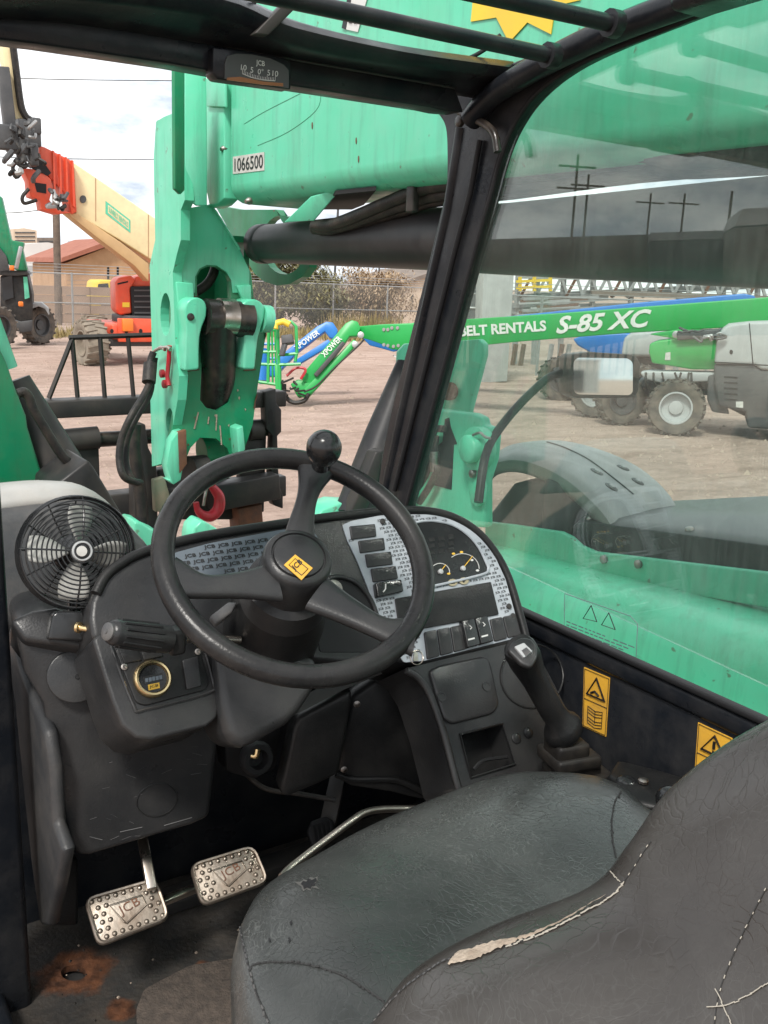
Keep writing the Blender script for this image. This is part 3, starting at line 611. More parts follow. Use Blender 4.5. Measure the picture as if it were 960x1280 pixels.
# ================================================================== wheels
def wheel(name, c, axis, R, W, parent, tyre=None, rimc=None, lugs=22, lab_=None):
    ax = V(axis).normalized(); c = V(c); tyre = tyre or M['tyre']; rimc = rimc or M['grey']
    Rr = R*.56
    prof = [(-W*.40, Rr), (-W*.5, R*.72), (-W*.48, R*.90), (-W*.34, R*.955), (W*.34, R*.955), (W*.48, R*.90), (W*.5, R*.72), (W*.40, Rr)]
    vs, fs = lathe_geo(prof, c, ax, 36, close=False)
    s, u = frame_of(ax)
    for i in range(lugs):
        for sd in (-1, 1):
            a = 2*math.pi*(i+(.5 if sd > 0 else 0))/lugs; rd = s*math.cos(a)+u*math.sin(a); tn = ax.cross(rd)
            dirn = (ax*sd*W*.5+tn*R*.10).normalized(); sde = dirn.cross(rd).normalized()
            v, f = box_geo(c+rd*R*.955+ax*sd*W*.25+tn*R*.03, W*.54, R*.085, R*.09, dirn, sde, rd)
            k = len(vs); vs += v; fs += [tuple(q+k for q in ff) for ff in f]
    w_ = obj(name, vs, fs, tyre, parent, smooth=True)
    if lab_: lab(w_, lab_)
    prim = [(-W*.42, Rr*1.02), (-W*.45, Rr*1.02), (-W*.45, Rr*.92), (-W*.2, Rr*.86), (-W*.14, Rr*.45), (-W*.26, Rr*.42), (-W*.28, Rr*.25), (-W*.28, .001)]
    for sg in (-1, 1):
        v, f = lathe_geo([(d*-sg, r) for d, r in prim], c, ax, 24, close=False)
        obj('rim', v, f, rimc, w_, smooth=True)
    return w_
wheel('wheel', (2.2, 2.35, .70), (1, 0, 0), .68, .42, th)
wheel('wheel', (.25, 2.35+.25, .70), (1, 0, 0), .68, .42, th)
wheel('wheel', (2.2, -1.6, .70), (1, 0, 0), .68, .42, th)
wheel('wheel', (.2, -1.6, .70), (1, 0, 0), .68, .42, th)
# ================================================================== wing mirror outside the window
mr_ = thing('wing_mirror', at(604, 620, X=1.70), 'black wing mirror on a bent tube arm outside the side window', 'mirror')
tube('arm', cr([at(x, y, D=d) for x, y, d in ((598, 628, 2.6), (603, 590, 2.62), (608, 566, 2.65), (618, 545, 2.7), (640, 516, 2.75), (665, 490, 2.8), (690, 470, 2.85), (720, 465, 2.88), (740, 468, 2.9))], 5), .0125, M['blk'], mr_, n=12)
# mirror glass normal: halfway between the way back to the camera and the mirrored view
pc = at(757, 470, D=2.85); vin = (pc-CAM).normalized(); vout = V((.80, .62, .035)).normalized()
vb = V((.26, -.97, .002)).normalized()
nm = (vb-vin).normalized(); PM = PL(pc, nm)
S('housing', [(713, 447), (716, 443), (740, 440), (790, 443), (797, 447), (801, 455), (799, 488), (795, 495), (785, 498), (722, 498), (714, 494), (712, 488)], PM, .07, M['blk'], mr_, bev=.012, bseg=3)
S('mirror_glass', [(717, 452), (722, 447), (785, 448), (791, 453), (791, 490), (787, 494), (722, 493), (717, 489)], PM, .003, M['mirror'], mr_, bev=0, r=3, lift=.003)
# ================================================================== boom
bo = thing('telescopic_boom', (1.45, 3.0, 2.5), 'faded green telescopic boom running past the cab window, number 1066500 on its side', 'boom')
# outer section: box with rounded lower edges; slight slope
YA, YB = 2.88, -1.2
def bz(y): return 2.822
XL, XR_, HB = 1.29, 1.58, .62
rows = []
for y in (YA, 2.2, 1.5, .8, 0, YB):
    z0 = bz(y); r = .055; ring = []
    for cx, cz, a0 in ((XL+r, z0+r, 180), (XR_-r, z0+r, 270), (XR_-r, z0+HB-r, 0), (XL+r, z0+HB-r, 90)):
        for k in range(6):
            a = math.radians(a0+18*k); ring.append(V((cx+r*math.cos(a), y, cz+r*math.sin(a))))
    rows.append(ring)
vs, fs = grid_geo(rows, True); n = len(rows[0]); fs += [tuple(range(n)), tuple(range((len(rows)-1)*n, len(rows)*n))]
outer = obj('outer_section', vs, fs, M['green'], bo, smooth=True)
PX = PL((XL, 0, 0), (-1, 0, 0))
S('number_plate', [(291, 196), (330, 190), (330, 213), (291, 217.5)], PX, .0015, M['sheet'], outer, bev=0, lift=.002)
T('number_print', '1066500', (293, 214.5), (328.5, 210), (293, 198), PX, M['ink'], outer, lift=.003, bold=.01)
for q in ((390, 157), (445, 176), (448, 199)):
    S('paint_chip', ell(q[0], q[1], .8, random.uniform(1.5, 5), 8), PX, .001, M['rust'], outer, bev=0, lift=.0012)
for pts in (((305, 155), (330, 140), (375, 117)), ((322, 182), (360, 165), (395, 138), (402, 115))):
    tube('scratch', cr([PX.off(.0005)(*p) for p in pts], 4), .0007, M['greend'], outer, n=4)
# angle scale and star logo, seen above the header
S('angle_scale', [(436, -14), (462, -14), (447, 40), (429, 36)], PX, .002, M['white'], outer, bev=0, lift=.003)
S('angle_scale_edge', [(436, -14), (441, -14), (432, 37), (427, 35)], PX, .002, M['ink'], outer, bev=0, lift=.004)
T('angle_print', '20-', (435, 29), (450, 31), (437, 21), PX, M['ink'], outer, lift=.005)
sc = PX.off(.003)(650, -8)
st = []
for k in range(20):
    r = 1 if k % 2 == 0 else .74; a = math.radians(18*k+62); st.append(PX.off(.003)(648+86*r*math.cos(a), -42+96*r*math.sin(a)))
g = prism(st, (.002, 0, 0)); lab(obj('star_logo', g[0], g[1], M['yellowp'], outer), 'yellow star painted on the boom side')
# end collar of the outer section + flange plates with bolts
ye = YA+.004
S('end_collar', [(250, 100), (280, 92), (280, 248), (272, 256), (262, 260), (250, 200)], PL((XL-.012, 0, 0), (-1, 0, 0)), .05, M['green'], bo, bev=.004)
S('collar_step', [(258, 92), (280, 95), (281, 134), (258, 133)], PL((XL-.022, 0, 0), (-1, 0, 0)), .01, M['green'], bo, bev=.003)
PE = PL((0, 2.93, 0), (0, -1, 0))
# guard channel at the front of the boom (vertical, two leaves)
S('guard_plate', [(218, 84), (222, 82), (231, 84), (231, 238), (226, 243), (219, 236)], PL((1.22, 2.86, 0), (.5, -1, 0)), .012, M['greend'], bo, bev=.002)
S('guard_plate', [(231, 84), (258, 88), (259, 205), (259, 257), (246, 257), (236, 250), (231, 238)], PL((1.22, 2.90, 0), (-.2, -1, 0)), .02, M['green'], bo, bev=.003)
for q in ((251, 104), (251, 176), (282, 186), (313, 251)):
    lathe('bolt', [(0, .011), (.008, .011), (.012, .008), (.018, .006)], PL((0, 2.955, 0), (0, -1, 0))(*q) if q[0] < 260 else PX.off(.002)(*q), (-.3, -1, 0) if q[0] < 260 else (-1, -.2, -.2), M['bolt'], bo, n=8)
# --- head: left side plate (faces the cab's left), rear plate with slots
YH = 3.02
PHd = PL((0, YH, 0), (0, -1, 0))
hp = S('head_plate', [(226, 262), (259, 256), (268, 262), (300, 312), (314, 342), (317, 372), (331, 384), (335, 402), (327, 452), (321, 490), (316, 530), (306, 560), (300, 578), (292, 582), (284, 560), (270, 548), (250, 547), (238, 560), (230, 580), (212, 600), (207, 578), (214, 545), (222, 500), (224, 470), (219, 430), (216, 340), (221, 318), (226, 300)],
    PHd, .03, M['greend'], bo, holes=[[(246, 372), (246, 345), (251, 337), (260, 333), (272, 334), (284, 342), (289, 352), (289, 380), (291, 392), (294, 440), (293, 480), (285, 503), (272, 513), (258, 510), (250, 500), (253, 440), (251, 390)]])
lab(hp, 'green rear face of the boom head with a long slot')
# upper faded part of the rear face
S('head_cover', [(226, 262), (259, 256), (268, 262), (300, 312), (312, 338), (312, 366), (291, 366), (289, 350), (283, 340), (271, 332), (259, 331), (249, 336), (244, 346), (244, 366), (220, 366), (217, 338), (221, 318), (226, 300)], PHd, .003, M['green'], bo, bev=.001, lift=.004)
# far inner wall behind the slot
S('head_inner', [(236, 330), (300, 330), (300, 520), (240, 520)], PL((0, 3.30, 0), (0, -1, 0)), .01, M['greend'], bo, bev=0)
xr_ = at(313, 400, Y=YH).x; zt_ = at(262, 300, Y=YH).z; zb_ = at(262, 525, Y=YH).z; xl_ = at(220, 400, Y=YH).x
box('head_shade_wall', (xr_, YH+.17, (zt_+zb_)/2), (.02, .27, zt_-zb_), M['greend'], bo, bev=0)  # wall, roof and floor added to keep light out of the slot
box('head_shade_roof', ((xl_+xr_)/2+.03, YH+.17, zt_+.01), (xr_-xl_-.08, .27, .02), M['greend'], bo, bev=0)
box('head_shade_floor', ((xl_+xr_)/2+.03, YH+.17, zb_-.01), (xr_-xl_-.08, .27, .02), M['greend'], bo, bev=0)
def side(name, pts, X, th_, m, holes=(), n=(-1, 0, 0), lift=0): return S(name, pts, PL((X, 0, 0), n), th_, m, bo, bev=.004, holes=holes, lift=lift)
xs = at(216, 340, Y=YH).x
sp = side('head_side_plate', [(195, 152), (205, 146), (226, 138), (231, 250), (226, 262), (226, 300), (221, 318), (216, 340), (219, 430), (224, 470), (222, 500), (214, 545), (208, 578), (190, 583), (188, 500), (190, 440), (187, 332), (190, 318), (194, 300), (192, 200)], xs-.004, .03, M['green'],
    holes=[ell(207, 393, 6.5, 27), ell(212, 526, 4.5, 16)])
lab(sp, 'pale green side plate of the boom head with oval holes')
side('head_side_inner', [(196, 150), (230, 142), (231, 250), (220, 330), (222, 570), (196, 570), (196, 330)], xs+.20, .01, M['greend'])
# ears, pin, tilt ram
S('ear', [(231, 386), (234, 377), (241, 372), (249, 372), (256, 376), (259, 384), (258, 397), (253, 408), (250, 420), (249, 438), (249, 462), (230, 464), (232, 440), (233, 415)], PHd, .09, M['green'], bo, bev=.012, bseg=4, r=4, lift=.09)
S('ear_side', [(229, 384), (232, 378), (236, 377), (235, 400), (236, 420), (233, 462), (228, 463), (230, 420)], PHd, .05, M['greend'], bo, bev=.003, lift=.06)
S('ear', [(301, 386), (304, 378), (311, 374), (320, 374), (328, 378), (332, 387), (331, 398), (327, 409), (323, 422), (321, 440), (319, 462), (304, 462), (305, 435), (306, 412)], PHd, .09, M['green'], bo, bev=.012, bseg=4, r=4, lift=.09)
S('ear_base', [(220, 352), (242, 354), (243, 372), (243, 460), (229, 462)], PHd, .02, M['green'], bo, bev=.004, lift=.02)
S('ear_base', [(296, 357), (314, 356), (315, 376), (304, 376)], PHd, .02, M['green'], bo, bev=.004, lift=.02)
lathe('bolt', [(0, .012), (.006, .012), (.008, .008)], PHd.off(.088)(238, 396), (-.2, -1, 0), M['grease'], bo, n=10)
yp = YH-.06
tube('pivot_pin', [at(256, 396, Y=yp), at(312, 400, Y=yp)], .058, M['grease'], bo, n=20)
tube('pivot_pin', [at(326, 398, Y=yp), at(337, 399, Y=yp)], .045, M['green'], bo, n=16)
tube('pin_sleeve', [at(273, 396, Y=yp-.003), at(292, 397, Y=yp-.003)], .060, M['chrome'], bo, n=20)
tube('tilt_ram', [at(274, 400, Y=yp), at(272, 470, Y=YH+.02), at(266, 520, Y=YH+.09)], [.058, .060, .050], M['grease'], bo, n=20)
tube('tilt_ram_rod', [at(288, 440, Y=YH+.08), at(281, 512, Y=YH+.10)], .016, M['chrome'], bo, n=10)
tube('hydraulic_hose', cr([at(x, y, Y=YH+.10) for x, y in ((244, 366), (258, 356), (266, 344), (270, 330))], 4), .016, M['hose'], bo, n=10)
# red pipe clip and hose on the side plate
for xx in (206, 213): tube('steel_pipe', cr([PL((xs-.03, 0, 0), (-1, 0, 0))(x, y) for x, y in ((192, 440), (198, 436), (xx-4, 434), (xx, 437))], 4), .006, M['chrome'], bo, n=8)
tube('pipe_clip', [PL((xs-.02, 0, 0), (-1, 0, 0))(x, y) for x, y in ((212, 432), (211, 452), (209, 470), (211, 482))], .008, M['hookred'], bo, n=8)
for q in ((205, 467), (208, 480)): lathe('bolt', [(0, .014), (.012, .014), (.014, .01)], PL((xs-.02, 0, 0), (-1, 0, 0))(*q), (-1, 0, 0), M['hookred'], bo, n=8)
tube('hydraulic_hose', cr([at(x, y, D=d) for x, y, d in ((192, 440, 3.1), (188, 452, 3.1), (189, 470, 3.08), (182, 490, 3.05), (164, 520, 3.0), (152, 548, 3.0), (149, 575, 3.0), (155, 596, 3.0), (172, 604, 3.05))], 5), .0115, M['hose'], bo, n=10)
tube('hydraulic_hose', cr([at(x, y, D=d) for x, y, d in ((193, 447, 3.12), (190, 470, 3.12), (186, 494, 3.1), (168, 526, 3.05), (158, 552, 3.05), (157, 580, 3.05), (165, 600, 3.05), (176, 604, 3.1))], 5), .0115, M['hose'], bo, n=10)
tube('hose_sleeve', [at(188, 455, D=3.08), at(186, 478, D=3.06)], .022, M['hose'], bo, n=12)
# lower lugs of the head
S('lug', [(213, 600), (208, 582), (214, 552), (222, 540), (230, 538), (233, 560), (226, 600), (217, 606), (209, 600)], PHd, .05, M['green'], bo, bev=.004, lift=.05)
S('lug_face', [(223, 540), (233, 537), (234, 580), (225, 592)], PHd, .02, M['rust'], bo, bev=.002, lift=.056)
S('lug', [(296, 536), (304, 532), (307, 562), (299, 570)], PHd, .07, M['green'], bo, bev=.004, lift=.06)
tube('carriage_pin', [at(236, 590, Y=YH+.05), at(256, 588, Y=YH+.06)], .055, M['blk'], bo, n=18)
tube('carriage_ram', [at(252, 566, Y=YH+.14), at(284, 562, Y=YH+.14)], .055, M['greend'], bo, n=18)
for pts in (((248, 515), (243, 536)), ((261, 521), (260, 530)), ((271, 518), (270, 538)), ((275, 532), (277, 556))):
    tube('scrape_mark', [PHd.off(.001)(*p) for p in pts], .0028, M['foam'], bo, n=5)
_rw = random.Random(21)
for (x0, y0), (x1, y1) in (((224, 470), (221, 500)), ((216, 345), (217, 372)), ((315, 372), (318, 380)), ((334, 402), (331, 424)), ((321, 492), (318, 512)), ((300, 577), (304, 560)), ((233, 372), (246, 371)), ((250, 462), (231, 464)), ((320, 462), (304, 463)), ((207, 579), (213, 548))):
    tube('edge_wear', [PHd.off(.004 if x0 > 226 else .002)(x0+(x1-x0)*t_+_rw.uniform(-.6, .6), y0+(y1-y0)*t_) for t_ in (0, .25, .5, .75, 1)], [.001, .003, .002, .0035, .001], M['rust'], bo, n=5)
for k_ in range(16):
    x_, y_ = _rw.uniform(226, 312), _rw.uniform(470, 560)
    if 246 < x_ < 296 and y_ < 518: continue
    S('paint_chip', [(x_+_rw.uniform(.4, 1.7)*math.cos(a), y_+_rw.uniform(.4, 2.6)*math.sin(a)) for a in [j*math.pi/4 for j in range(8)]], PHd, .001, M['rust'] if k_ % 3 else M['foam'], bo, bev=0, lift=.0012)
# weld beads
for pts in (((226, 262), (226, 300), (217, 336)), ((259, 257), (268, 262), (300, 312)), ((281, 100), (282, 246))):
    P_ = cr([(PHd.off(.006) if pts[0][0] < 270 else PX.off(.002))(*p) for p in pts], 10)
    tube('weld_bead', P_, [.0032+.0012*(i % 2) for i in range(len(P_))], M['green'], bo, n=6)
# --- bracket ring around the lift cylinder, cylinder below the boom
PR = PL((1.60, 0, 0), (-1, 0, 0))
op = [(268, 256), (300, 262), (345, 262), (352, 276), (390, 320), (386, 334), (378, 346), (362, 355), (346, 357), (330, 352), (318, 342), (304, 318)]
S('cylinder_bracket', op, PR, .03, M['greend'], bo, holes=[ell(354, 306, 27, 37, 24, -.1)])
tube('lift_cylinder', [at(328, 305, X=1.46), at(540, 299, X=1.46), at(640, 299, X=1.46), at(960, 291, X=1.46), at(1150, 290, X=1.46)], [.060, .076, .079, .092, .095], M['cylm'], bo, n=28)
lathe('cylinder_cap', [(-.01, .055), (0, .064), (.05, .064), (.06, .058)], at(326, 305, X=1.46), (at(540, 299, X=1.46)-at(328, 305, X=1.46)), M['cylm'], bo, n=24)
S('strap', [(355, 278), (388, 246), (426, 236), (392, 276)], PL((1.34, 2.35, 2.76), (-.75, -.45, -.3)), .008, M['green'], bo, bev=.002)
S('boom_underside_hatch', [(386, 262), (420, 243), (470, 238), (455, 256), (440, 262)], PL((0, 0, 2.819), (0, 0, -1)), .01, M['dark'], bo, bev=0)
for k, (rr, dy) in enumerate(((.016, 0), (.016, 12), (.013, 20))):
    tube('boom_hose', cr([at(x, y+dy*(.3+.7*min(1, max(0, (x-395)/120))), X=1.36+.02*k) for x, y in ((393, 282), (415, 281), (450, 268), (480, 255), (510, 243), (545, 232), (640, 222), (800, 200), (960, 188), (1100, 180))], 4), rr, M['hose'], bo, n=10)
box('hose_clamp', at(516, 242, X=1.345), (.02, .03, .085), M['blk'], bo, bev=.004)
for k in range(2): tube('boom_hose', cr([at(x, y+k*11, X=1.34+.03*k) for x, y in ((760, 186), (810, 190), (850, 198), (900, 196), (960, 192), (1100, 184))], 4), .020, M['hose'], bo, n=10)
# ================================================================== fork carriage hanging on the boom head
fc = thing('fork_carriage', at(250, 640, Y=3.45), 'black steel fork carriage with load backrest at the boom head', 'fork carriage')
YC = 3.45
def cb(n, a, b, w, h, m=None, dy=0): return beam(n, at(*a, Y=YC+dy), at(*b, Y=YC+dy), w, h, m or M['blk'], fc, bev=.006)
cb('top_rail', (50, 511), (352, 497), .09, .062)
bt = [(62, 497), (88, 421), (340, 414)]
tube('backrest_bar', [at(61, 498, Y=YC), at(90, 424, Y=YC)], .009, M['blk'], fc, n=4)
tube('backrest_bar', [at(86, 422, Y=YC), at(330, 414, Y=YC)], .009, M['blk'], fc, n=4)
for x0, x1 in ((90, 97), (125, 131), (160, 167), (196, 202), (232, 237), (268, 272), (304, 308)): tube('backrest_bar', [at(x0, 422, Y=YC), at(x1, 497, Y=YC)], .0085, M['blk'], fc, n=4)
cb('lower_rail', (90, 635), (352, 605), .09, .085)
tube('fork_shaft', [at(82, 552, Y=YC), at(340, 536, Y=YC)], .028, M['grease'], fc, n=14)
tube('shaft_collar', [at(78, 551, Y=YC-.01), at(122, 547, Y=YC-.01)], .042, M['blk'], fc, n=16)
tube('shaft_collar', [at(310, 538, Y=YC-.01), at(326, 537, Y=YC-.01)], .042, M['blk'], fc, n=16)
cb('fork_shank', (102, 545), (108, 700), .11, .045)
cb('fork_shank', (315, 535), (312, 640), .11, .045)
S('end_plate', [(331, 490), (345, 486), (346, 505), (352, 512), (352, 540), (347, 545), (349, 606), (354, 620), (354, 636), (343, 632), (338, 620), (341, 545), (333, 536)], PL((0, YC-.06, 0), (0, -1, 0)), .05, M['blk'], fc, bev=.004)
S('end_slot', [(336, 515), (339, 511), (341, 516), (341, 528), (335, 530)], PL((0, YC-.061, 0), (0, -1, 0)), .002, M['dark'], fc, bev=0)
S('upright', [(166, 545), (170, 530), (182, 530), (186, 560), (196, 580), (198, 660), (184, 690), (168, 690)], PL((0, YC-.1, 0), (0, -1, 0)), .06, M['blk'], fc, bev=.006)
tube('hydraulic_hose', cr([at(x, y, Y=YC-.2) for x, y in ((169, 530), (168, 560), (172, 590), (178, 640), (176, 680))], 4), .022, M['hose'], fc, n=10)
S('mud_plate', [(192, 600), (206, 596), (214, 625), (205, 640), (194, 640)], PL((0, YC-.15, 0), (0, -1, 0)), .03, mat('dusty_green_plate', (.16, .22, .15), .8, c2=(.28, .24, .17), nscale=9), fc, bev=.004)
S('hook_mount', [(196, 588), (262, 575), (290, 600), (300, 640), (290, 650), (206, 650)], PL((0, YC-.03, 0), (0, -1, 0)), .06, M['blk'], fc, bev=.008)
cb('lower_tube', (262, 622), (345, 606), .08, .10, M['blk'], -.10)
cb('tube_socket', (292, 648), (322, 642), .10, .10, M['rust'], -.04)
cb('step_plate', (112, 628), (172, 622), .05, .03, M['galv'])
# ================================================================== red hook
hk = thing('lifting_hook', at(262, 650, Y=3.22), 'red painted steel lifting hook hanging at the fork carriage', 'hook')
PHK = PL((0, 3.22, 0), (0, -1, 0))
hp_ = [PHK(x, y) for x, y in ((262, 606), (268, 612), (274, 622), (273, 636), (264, 645), (254, 644), (247, 637), (245, 628))]
tube('hook_body', cr(hp_, 6), [.011+.011*math.sin(math.pi*min(1, i/38)) for i in range(43)], M['hookred'], hk, n=14)
lathe('eye', [(-.012, .012), (-.01, .022), (.01, .022), (.012, .012)], PHK(262, 602), (0, -1, .1), M['hookred'], hk, n=16)
lathe('swivel_ball', [(-.025, .006), (-.018, .018), (0, .024), (.018, .018), (.025, .006)], PHK(261, 576), (0, 0, 1), M['hookred'], hk, n=14)
tube('shank', [PHK(261, 578), PHK(262, 604)], .010, M['hookred'], hk, n=10)
tube('safety_latch', [PHK(258, 612), PHK(254, 632)], .007, M['bolt'], hk, n=8)
# ================================================================== dashboard
NDv = V((0, -.83, .56)).normalized(); P0 = at(590, 790, D=1.6); D0 = PL(P0, NDv)
da = thing('dashboard', (.70, 1.45, 1.52), 'charcoal plastic dashboard with gauge cluster, switches and hour meter', 'dashboard')
D_ = D0.off(0)
fas = S('fascia', [(116, 800), (112, 772), (114, 752), (124, 728), (146, 706), (178, 688), (250, 668), (350, 652), (430, 641), (500, 634), (545, 636), (578, 646), (606, 665), (628, 692), (642, 722), (655, 765), (662, 800), (530, 830), (490, 826), (440, 830), (270, 812), (262, 800)], D0, .13, M['plastic'], da, bev=.016, bseg=4)
rimp = [(120, 742), (132, 720), (152, 704), (182, 689), (250, 671), (350, 655), (430, 644), (500, 638), (543, 640), (574, 650), (600, 668), (621, 694), (636, 724), (649, 766), (660, 806)]
tube('fascia_rim', cr([D0.off(.001)(*p) for p in rimp], 5), .0075, M['plastic_d'], fas, n=10)
# recessed sticker with repeated printing
sp_ = [(214, 698), (218, 691), (262, 679), (352, 662), (384, 661), (396, 668), (399, 680), (392, 694), (372, 706), (330, 717), (225, 720)]
stk = S('printed_sticker', sp_, D0, .002, M['greyprint'], da, bev=0, r=5, lift=.002)
def prints(name, pl, polys, holes, w, h, gx, gy, m, parent, s='JCB', org=(300, 690), lift=.003):
    """repeat a word over a photo-outlined area of a plane, along its own axes"""
    p = pl.off(lift); o = p(*org); ux = V((1, 0, 0)); uy = p.n.cross(ux).normalized()
    if uy.z < 0: uy = -uy
    def pix(q):
        v = q-CAM; d = v.dot(FW); return (480+FPX*v.dot(RT)/d, 640-FPX*v.dot(UP)/d)
    tv, tf = text_geo(s, .03); vs = []; fs = []
    for j in range(-40, 41):
        for i in range(-40, 41):
            ll = o+ux*(i*gx+(j % 2)*gx*.5)+uy*(j*gy)
            cs = [pix(ll+ux*a*w+uy*b*h) for a, b in ((0, 0), (1, 0), (0, 1), (1, 1))]
            if not all(any(inside(c, P) for P in polys) for c in cs): continue
            if any(inside(c, H) for c in cs for H in holes): continue
            k = len(vs); vs += [ll+ux*(x*w)+uy*(y*h) for x, y in tv]; fs += [tuple(q+k for q in f) for f in tf]
    if vs: return obj(name, vs, fs, m, parent)
pp_ = prints('print_pattern', D0, [sp_], [], .0180, .0070, .0218, .0102, M['plastic'], stk); pp_['kind'] = 'stuff'
# ignition recess
S('ignition_recess', [(392, 745), (402, 730), (420, 722), (440, 727), (455, 740), (466, 760), (474, 790), (480, 815), (400, 815)], D0, .003, M['dark'], da, bev=0, r=4, lift=.002)
tube('recess_rim', cr([D0.off(.004)(*p) for p in ((392, 742), (402, 729), (420, 721), (441, 726), (457, 740), (468, 760), (476, 790))], 4), .004, M['plastic'], da, n=8)
lathe('ignition_lock', [(0, .014), (.012, .014), (.014, .010), (.014, .001)], D0.off(.004)(414, 738), NDv, M['bolt'], da, n=16)
tube('key_ring', [D0.off(.004)(*p) for p in ell(521, 822, 8, 9, 16)], .0009, M['chrome'], da, n=6, closed=True)
S('key', [(517, 826), (523, 826), (522, 815), (518, 815)], D0, .002, M['chrome'], da, bev=0, lift=.006)
# --- instrument sticker area
ins = [(428, 656), (440, 651), (482, 643), (545, 643), (576, 652), (598, 668), (618, 694), (632, 724), (643, 764), (651, 796), (530, 826), (505, 828), (497, 815), (470, 765), (460, 735), (446, 700), (434, 675)]
cluster = [(509, 672), (510, 660), (520, 653), (540, 651), (565, 656), (584, 668), (598, 684), (607, 702), (610, 712), (600, 719), (530, 735), (524, 733), (518, 715)]
lcd = [(494, 748), (614, 727), (624, 768), (500, 791)]
instk = S('instrument_sticker', ins, D0, .002, M['silver'], da, bev=0, r=3, lift=.0025)
pp_ = prints('print_pattern', D0, [ins], [cluster, lcd, [(525, 786), (648, 764), (656, 800), (528, 828)]] + [[(436, 656), (470, 653), (507, 740), (470, 748)]], .0102, .0050, .0128, .0070, M['plastic'], instk, org=(520, 745)); pp_['kind'] = 'stuff'
gc = S('gauge_cluster', cluster, D0, .003, M['gloss'], da, bev=0, r=3, lift=.005)
tube('cluster_rim', cr([D0.off(.006)(*p) for p in cluster], 3, True), .0022, M['silver'], gc, n=6, closed=True)
def arc(c, r, a0, a1, n=10): return [(c[0]+r*math.cos(math.radians(a)), c[1]-r*.9*math.sin(math.radians(a))) for a in [a0+(a1-a0)*i/n for i in range(n+1)]]
for c, r, a0, a1 in (((578, 711), 21, 0, 130), ((550, 715), 12, -5, 150)):
    tube('dial_arc', [D0.off(.0062)(*p) for p in arc(c, r, a0, a1)], .0007, M['white'], gc, n=4)
    lathe('needle_hub', [(0, .0045), (.004, .0045), (.005, .003)], D0.off(.005)(*c), NDv, M['grey'], gc, n=12)
    tube('needle', [D0.off(.008)(*c), D0.off(.008)(c[0]+r*.6, c[1]-r*.75)], .0008, M['amber'], gc, n=4)
for q in ((567, 692), (516, 709), (561, 717), (597, 713), (577, 690), (590, 700)):
    S('dial_mark', ell(q[0], q[1], 2.2, 1.4, 6), D0, .001, M['amber'] if q[0] < 570 or q[0] == 577 else M['white'], gc, bev=0, lift=.0062)
for i in range(3):
    for j in range(3):
        S('warning_lamp', [(536+i*12, 672+j*8-i*1.5), (543+i*12, 671+j*8-i*1.5), (544+i*12, 676+j*8-i*1.5), (537+i*12, 677+j*8-i*1.5)], D0, .001, M['plastic_d'], gc, bev=0, lift=.0060)
for q in ((566, 728), (580, 726)):
    S('arrow_button', ell(q[0], q[1], 6, 4.5, 12), D0, .002, mat('bezel_button', (.32, .28, .18), .5), da, bev=0, lift=.0055)
    dy = 1 if q[0] == 580 else -1
    S('arrow_symbol', [(q[0]-3, q[1]-1.5*dy), (q[0]+3, q[1]-1.5*dy-.5), (q[0], q[1]+2.2*dy)], D0, .001, M['ink'], da, bev=0, lift=.0068)
S('display_panel', lcd, D0, .003, M['plastic_d'], da, bev=.001, r=2, lift=.006)
for q in ((636, 758), (641, 770), (478, 652)):
    lathe('screw', [(0, .005), (.002, .005), (.003, .003)], D0.off(.004)(*q), NDv, M['blk'], da, n=10)
# --- switches
for q in ([(437.5, 657.5), (469, 654.6), (471, 670), (440, 674)], [(448.4, 675.7), (480, 672), (482, 686.7), (451, 691)], [(457, 692.5), (489, 689), (491.5, 705), (460, 709)], [(464, 710.7), (495, 707), (498, 723), (467, 727.5)]):
    S('blank_switch', q, D0, .006, M['plastic'], da, bev=.0012, r=1.5, lift=.006)
sw = S('rocker_switch', [(470, 728), (502, 724), (505, 739), (472.5, 746)], D0, .014, M['gloss'], da, bev=.003, r=2, lift=.014)
tube('switch_symbol', [D0.off(.0145)(*p) for p in ((482, 730), (482, 736), (479, 740))], .0011, M['white'], sw, n=5)
def rowq(i):
    def top(u): return (530+115*u, 790-22.5*u)
    def bot(u): return (534+118*u, 824-31*u)
    a, b = i/7+.006, (i+1)/7-.006
    return [top(a), top(b), bot(b), bot(a)]
for i in range(7):
    pr = i in (3, 4)
    q = rowq(i)
    if pr: q = [(q[0][0]-2, q[0][1]-5), (q[1][0]-2, q[1][1]-5), (q[2][0], q[2][1]-1), (q[3][0], q[3][1]-1)]
    s_ = S('rocker_switch' if pr else 'blank_switch', q, D0, .016 if pr else .007, M['gloss'] if pr else M['plastic'], da, bev=.003 if pr else .0012, r=2, lift=.014 if pr else .0062)
    if pr:
        c = ((q[0][0]+q[1][0]+q[2][0]+q[3][0])/4, (q[0][1]+q[1][1]+q[2][1]+q[3][1])/4)
        tube('switch_symbol', [D0.off(.0145)(c[0]-2.5+x, c[1]-9+y) for x, y in ((0, 0), (3, 3), (1, 5))], .0009, M['white'], s_, n=5)
        S('switch_light', [(c[0]-4, c[1]+8), (c[0]+4, c[1]+6), (c[0]+4.3, c[1]+8), (c[0]-3.7, c[1]+10)], D0, .001, M['white'], s_, bev=0, lift=.0146)
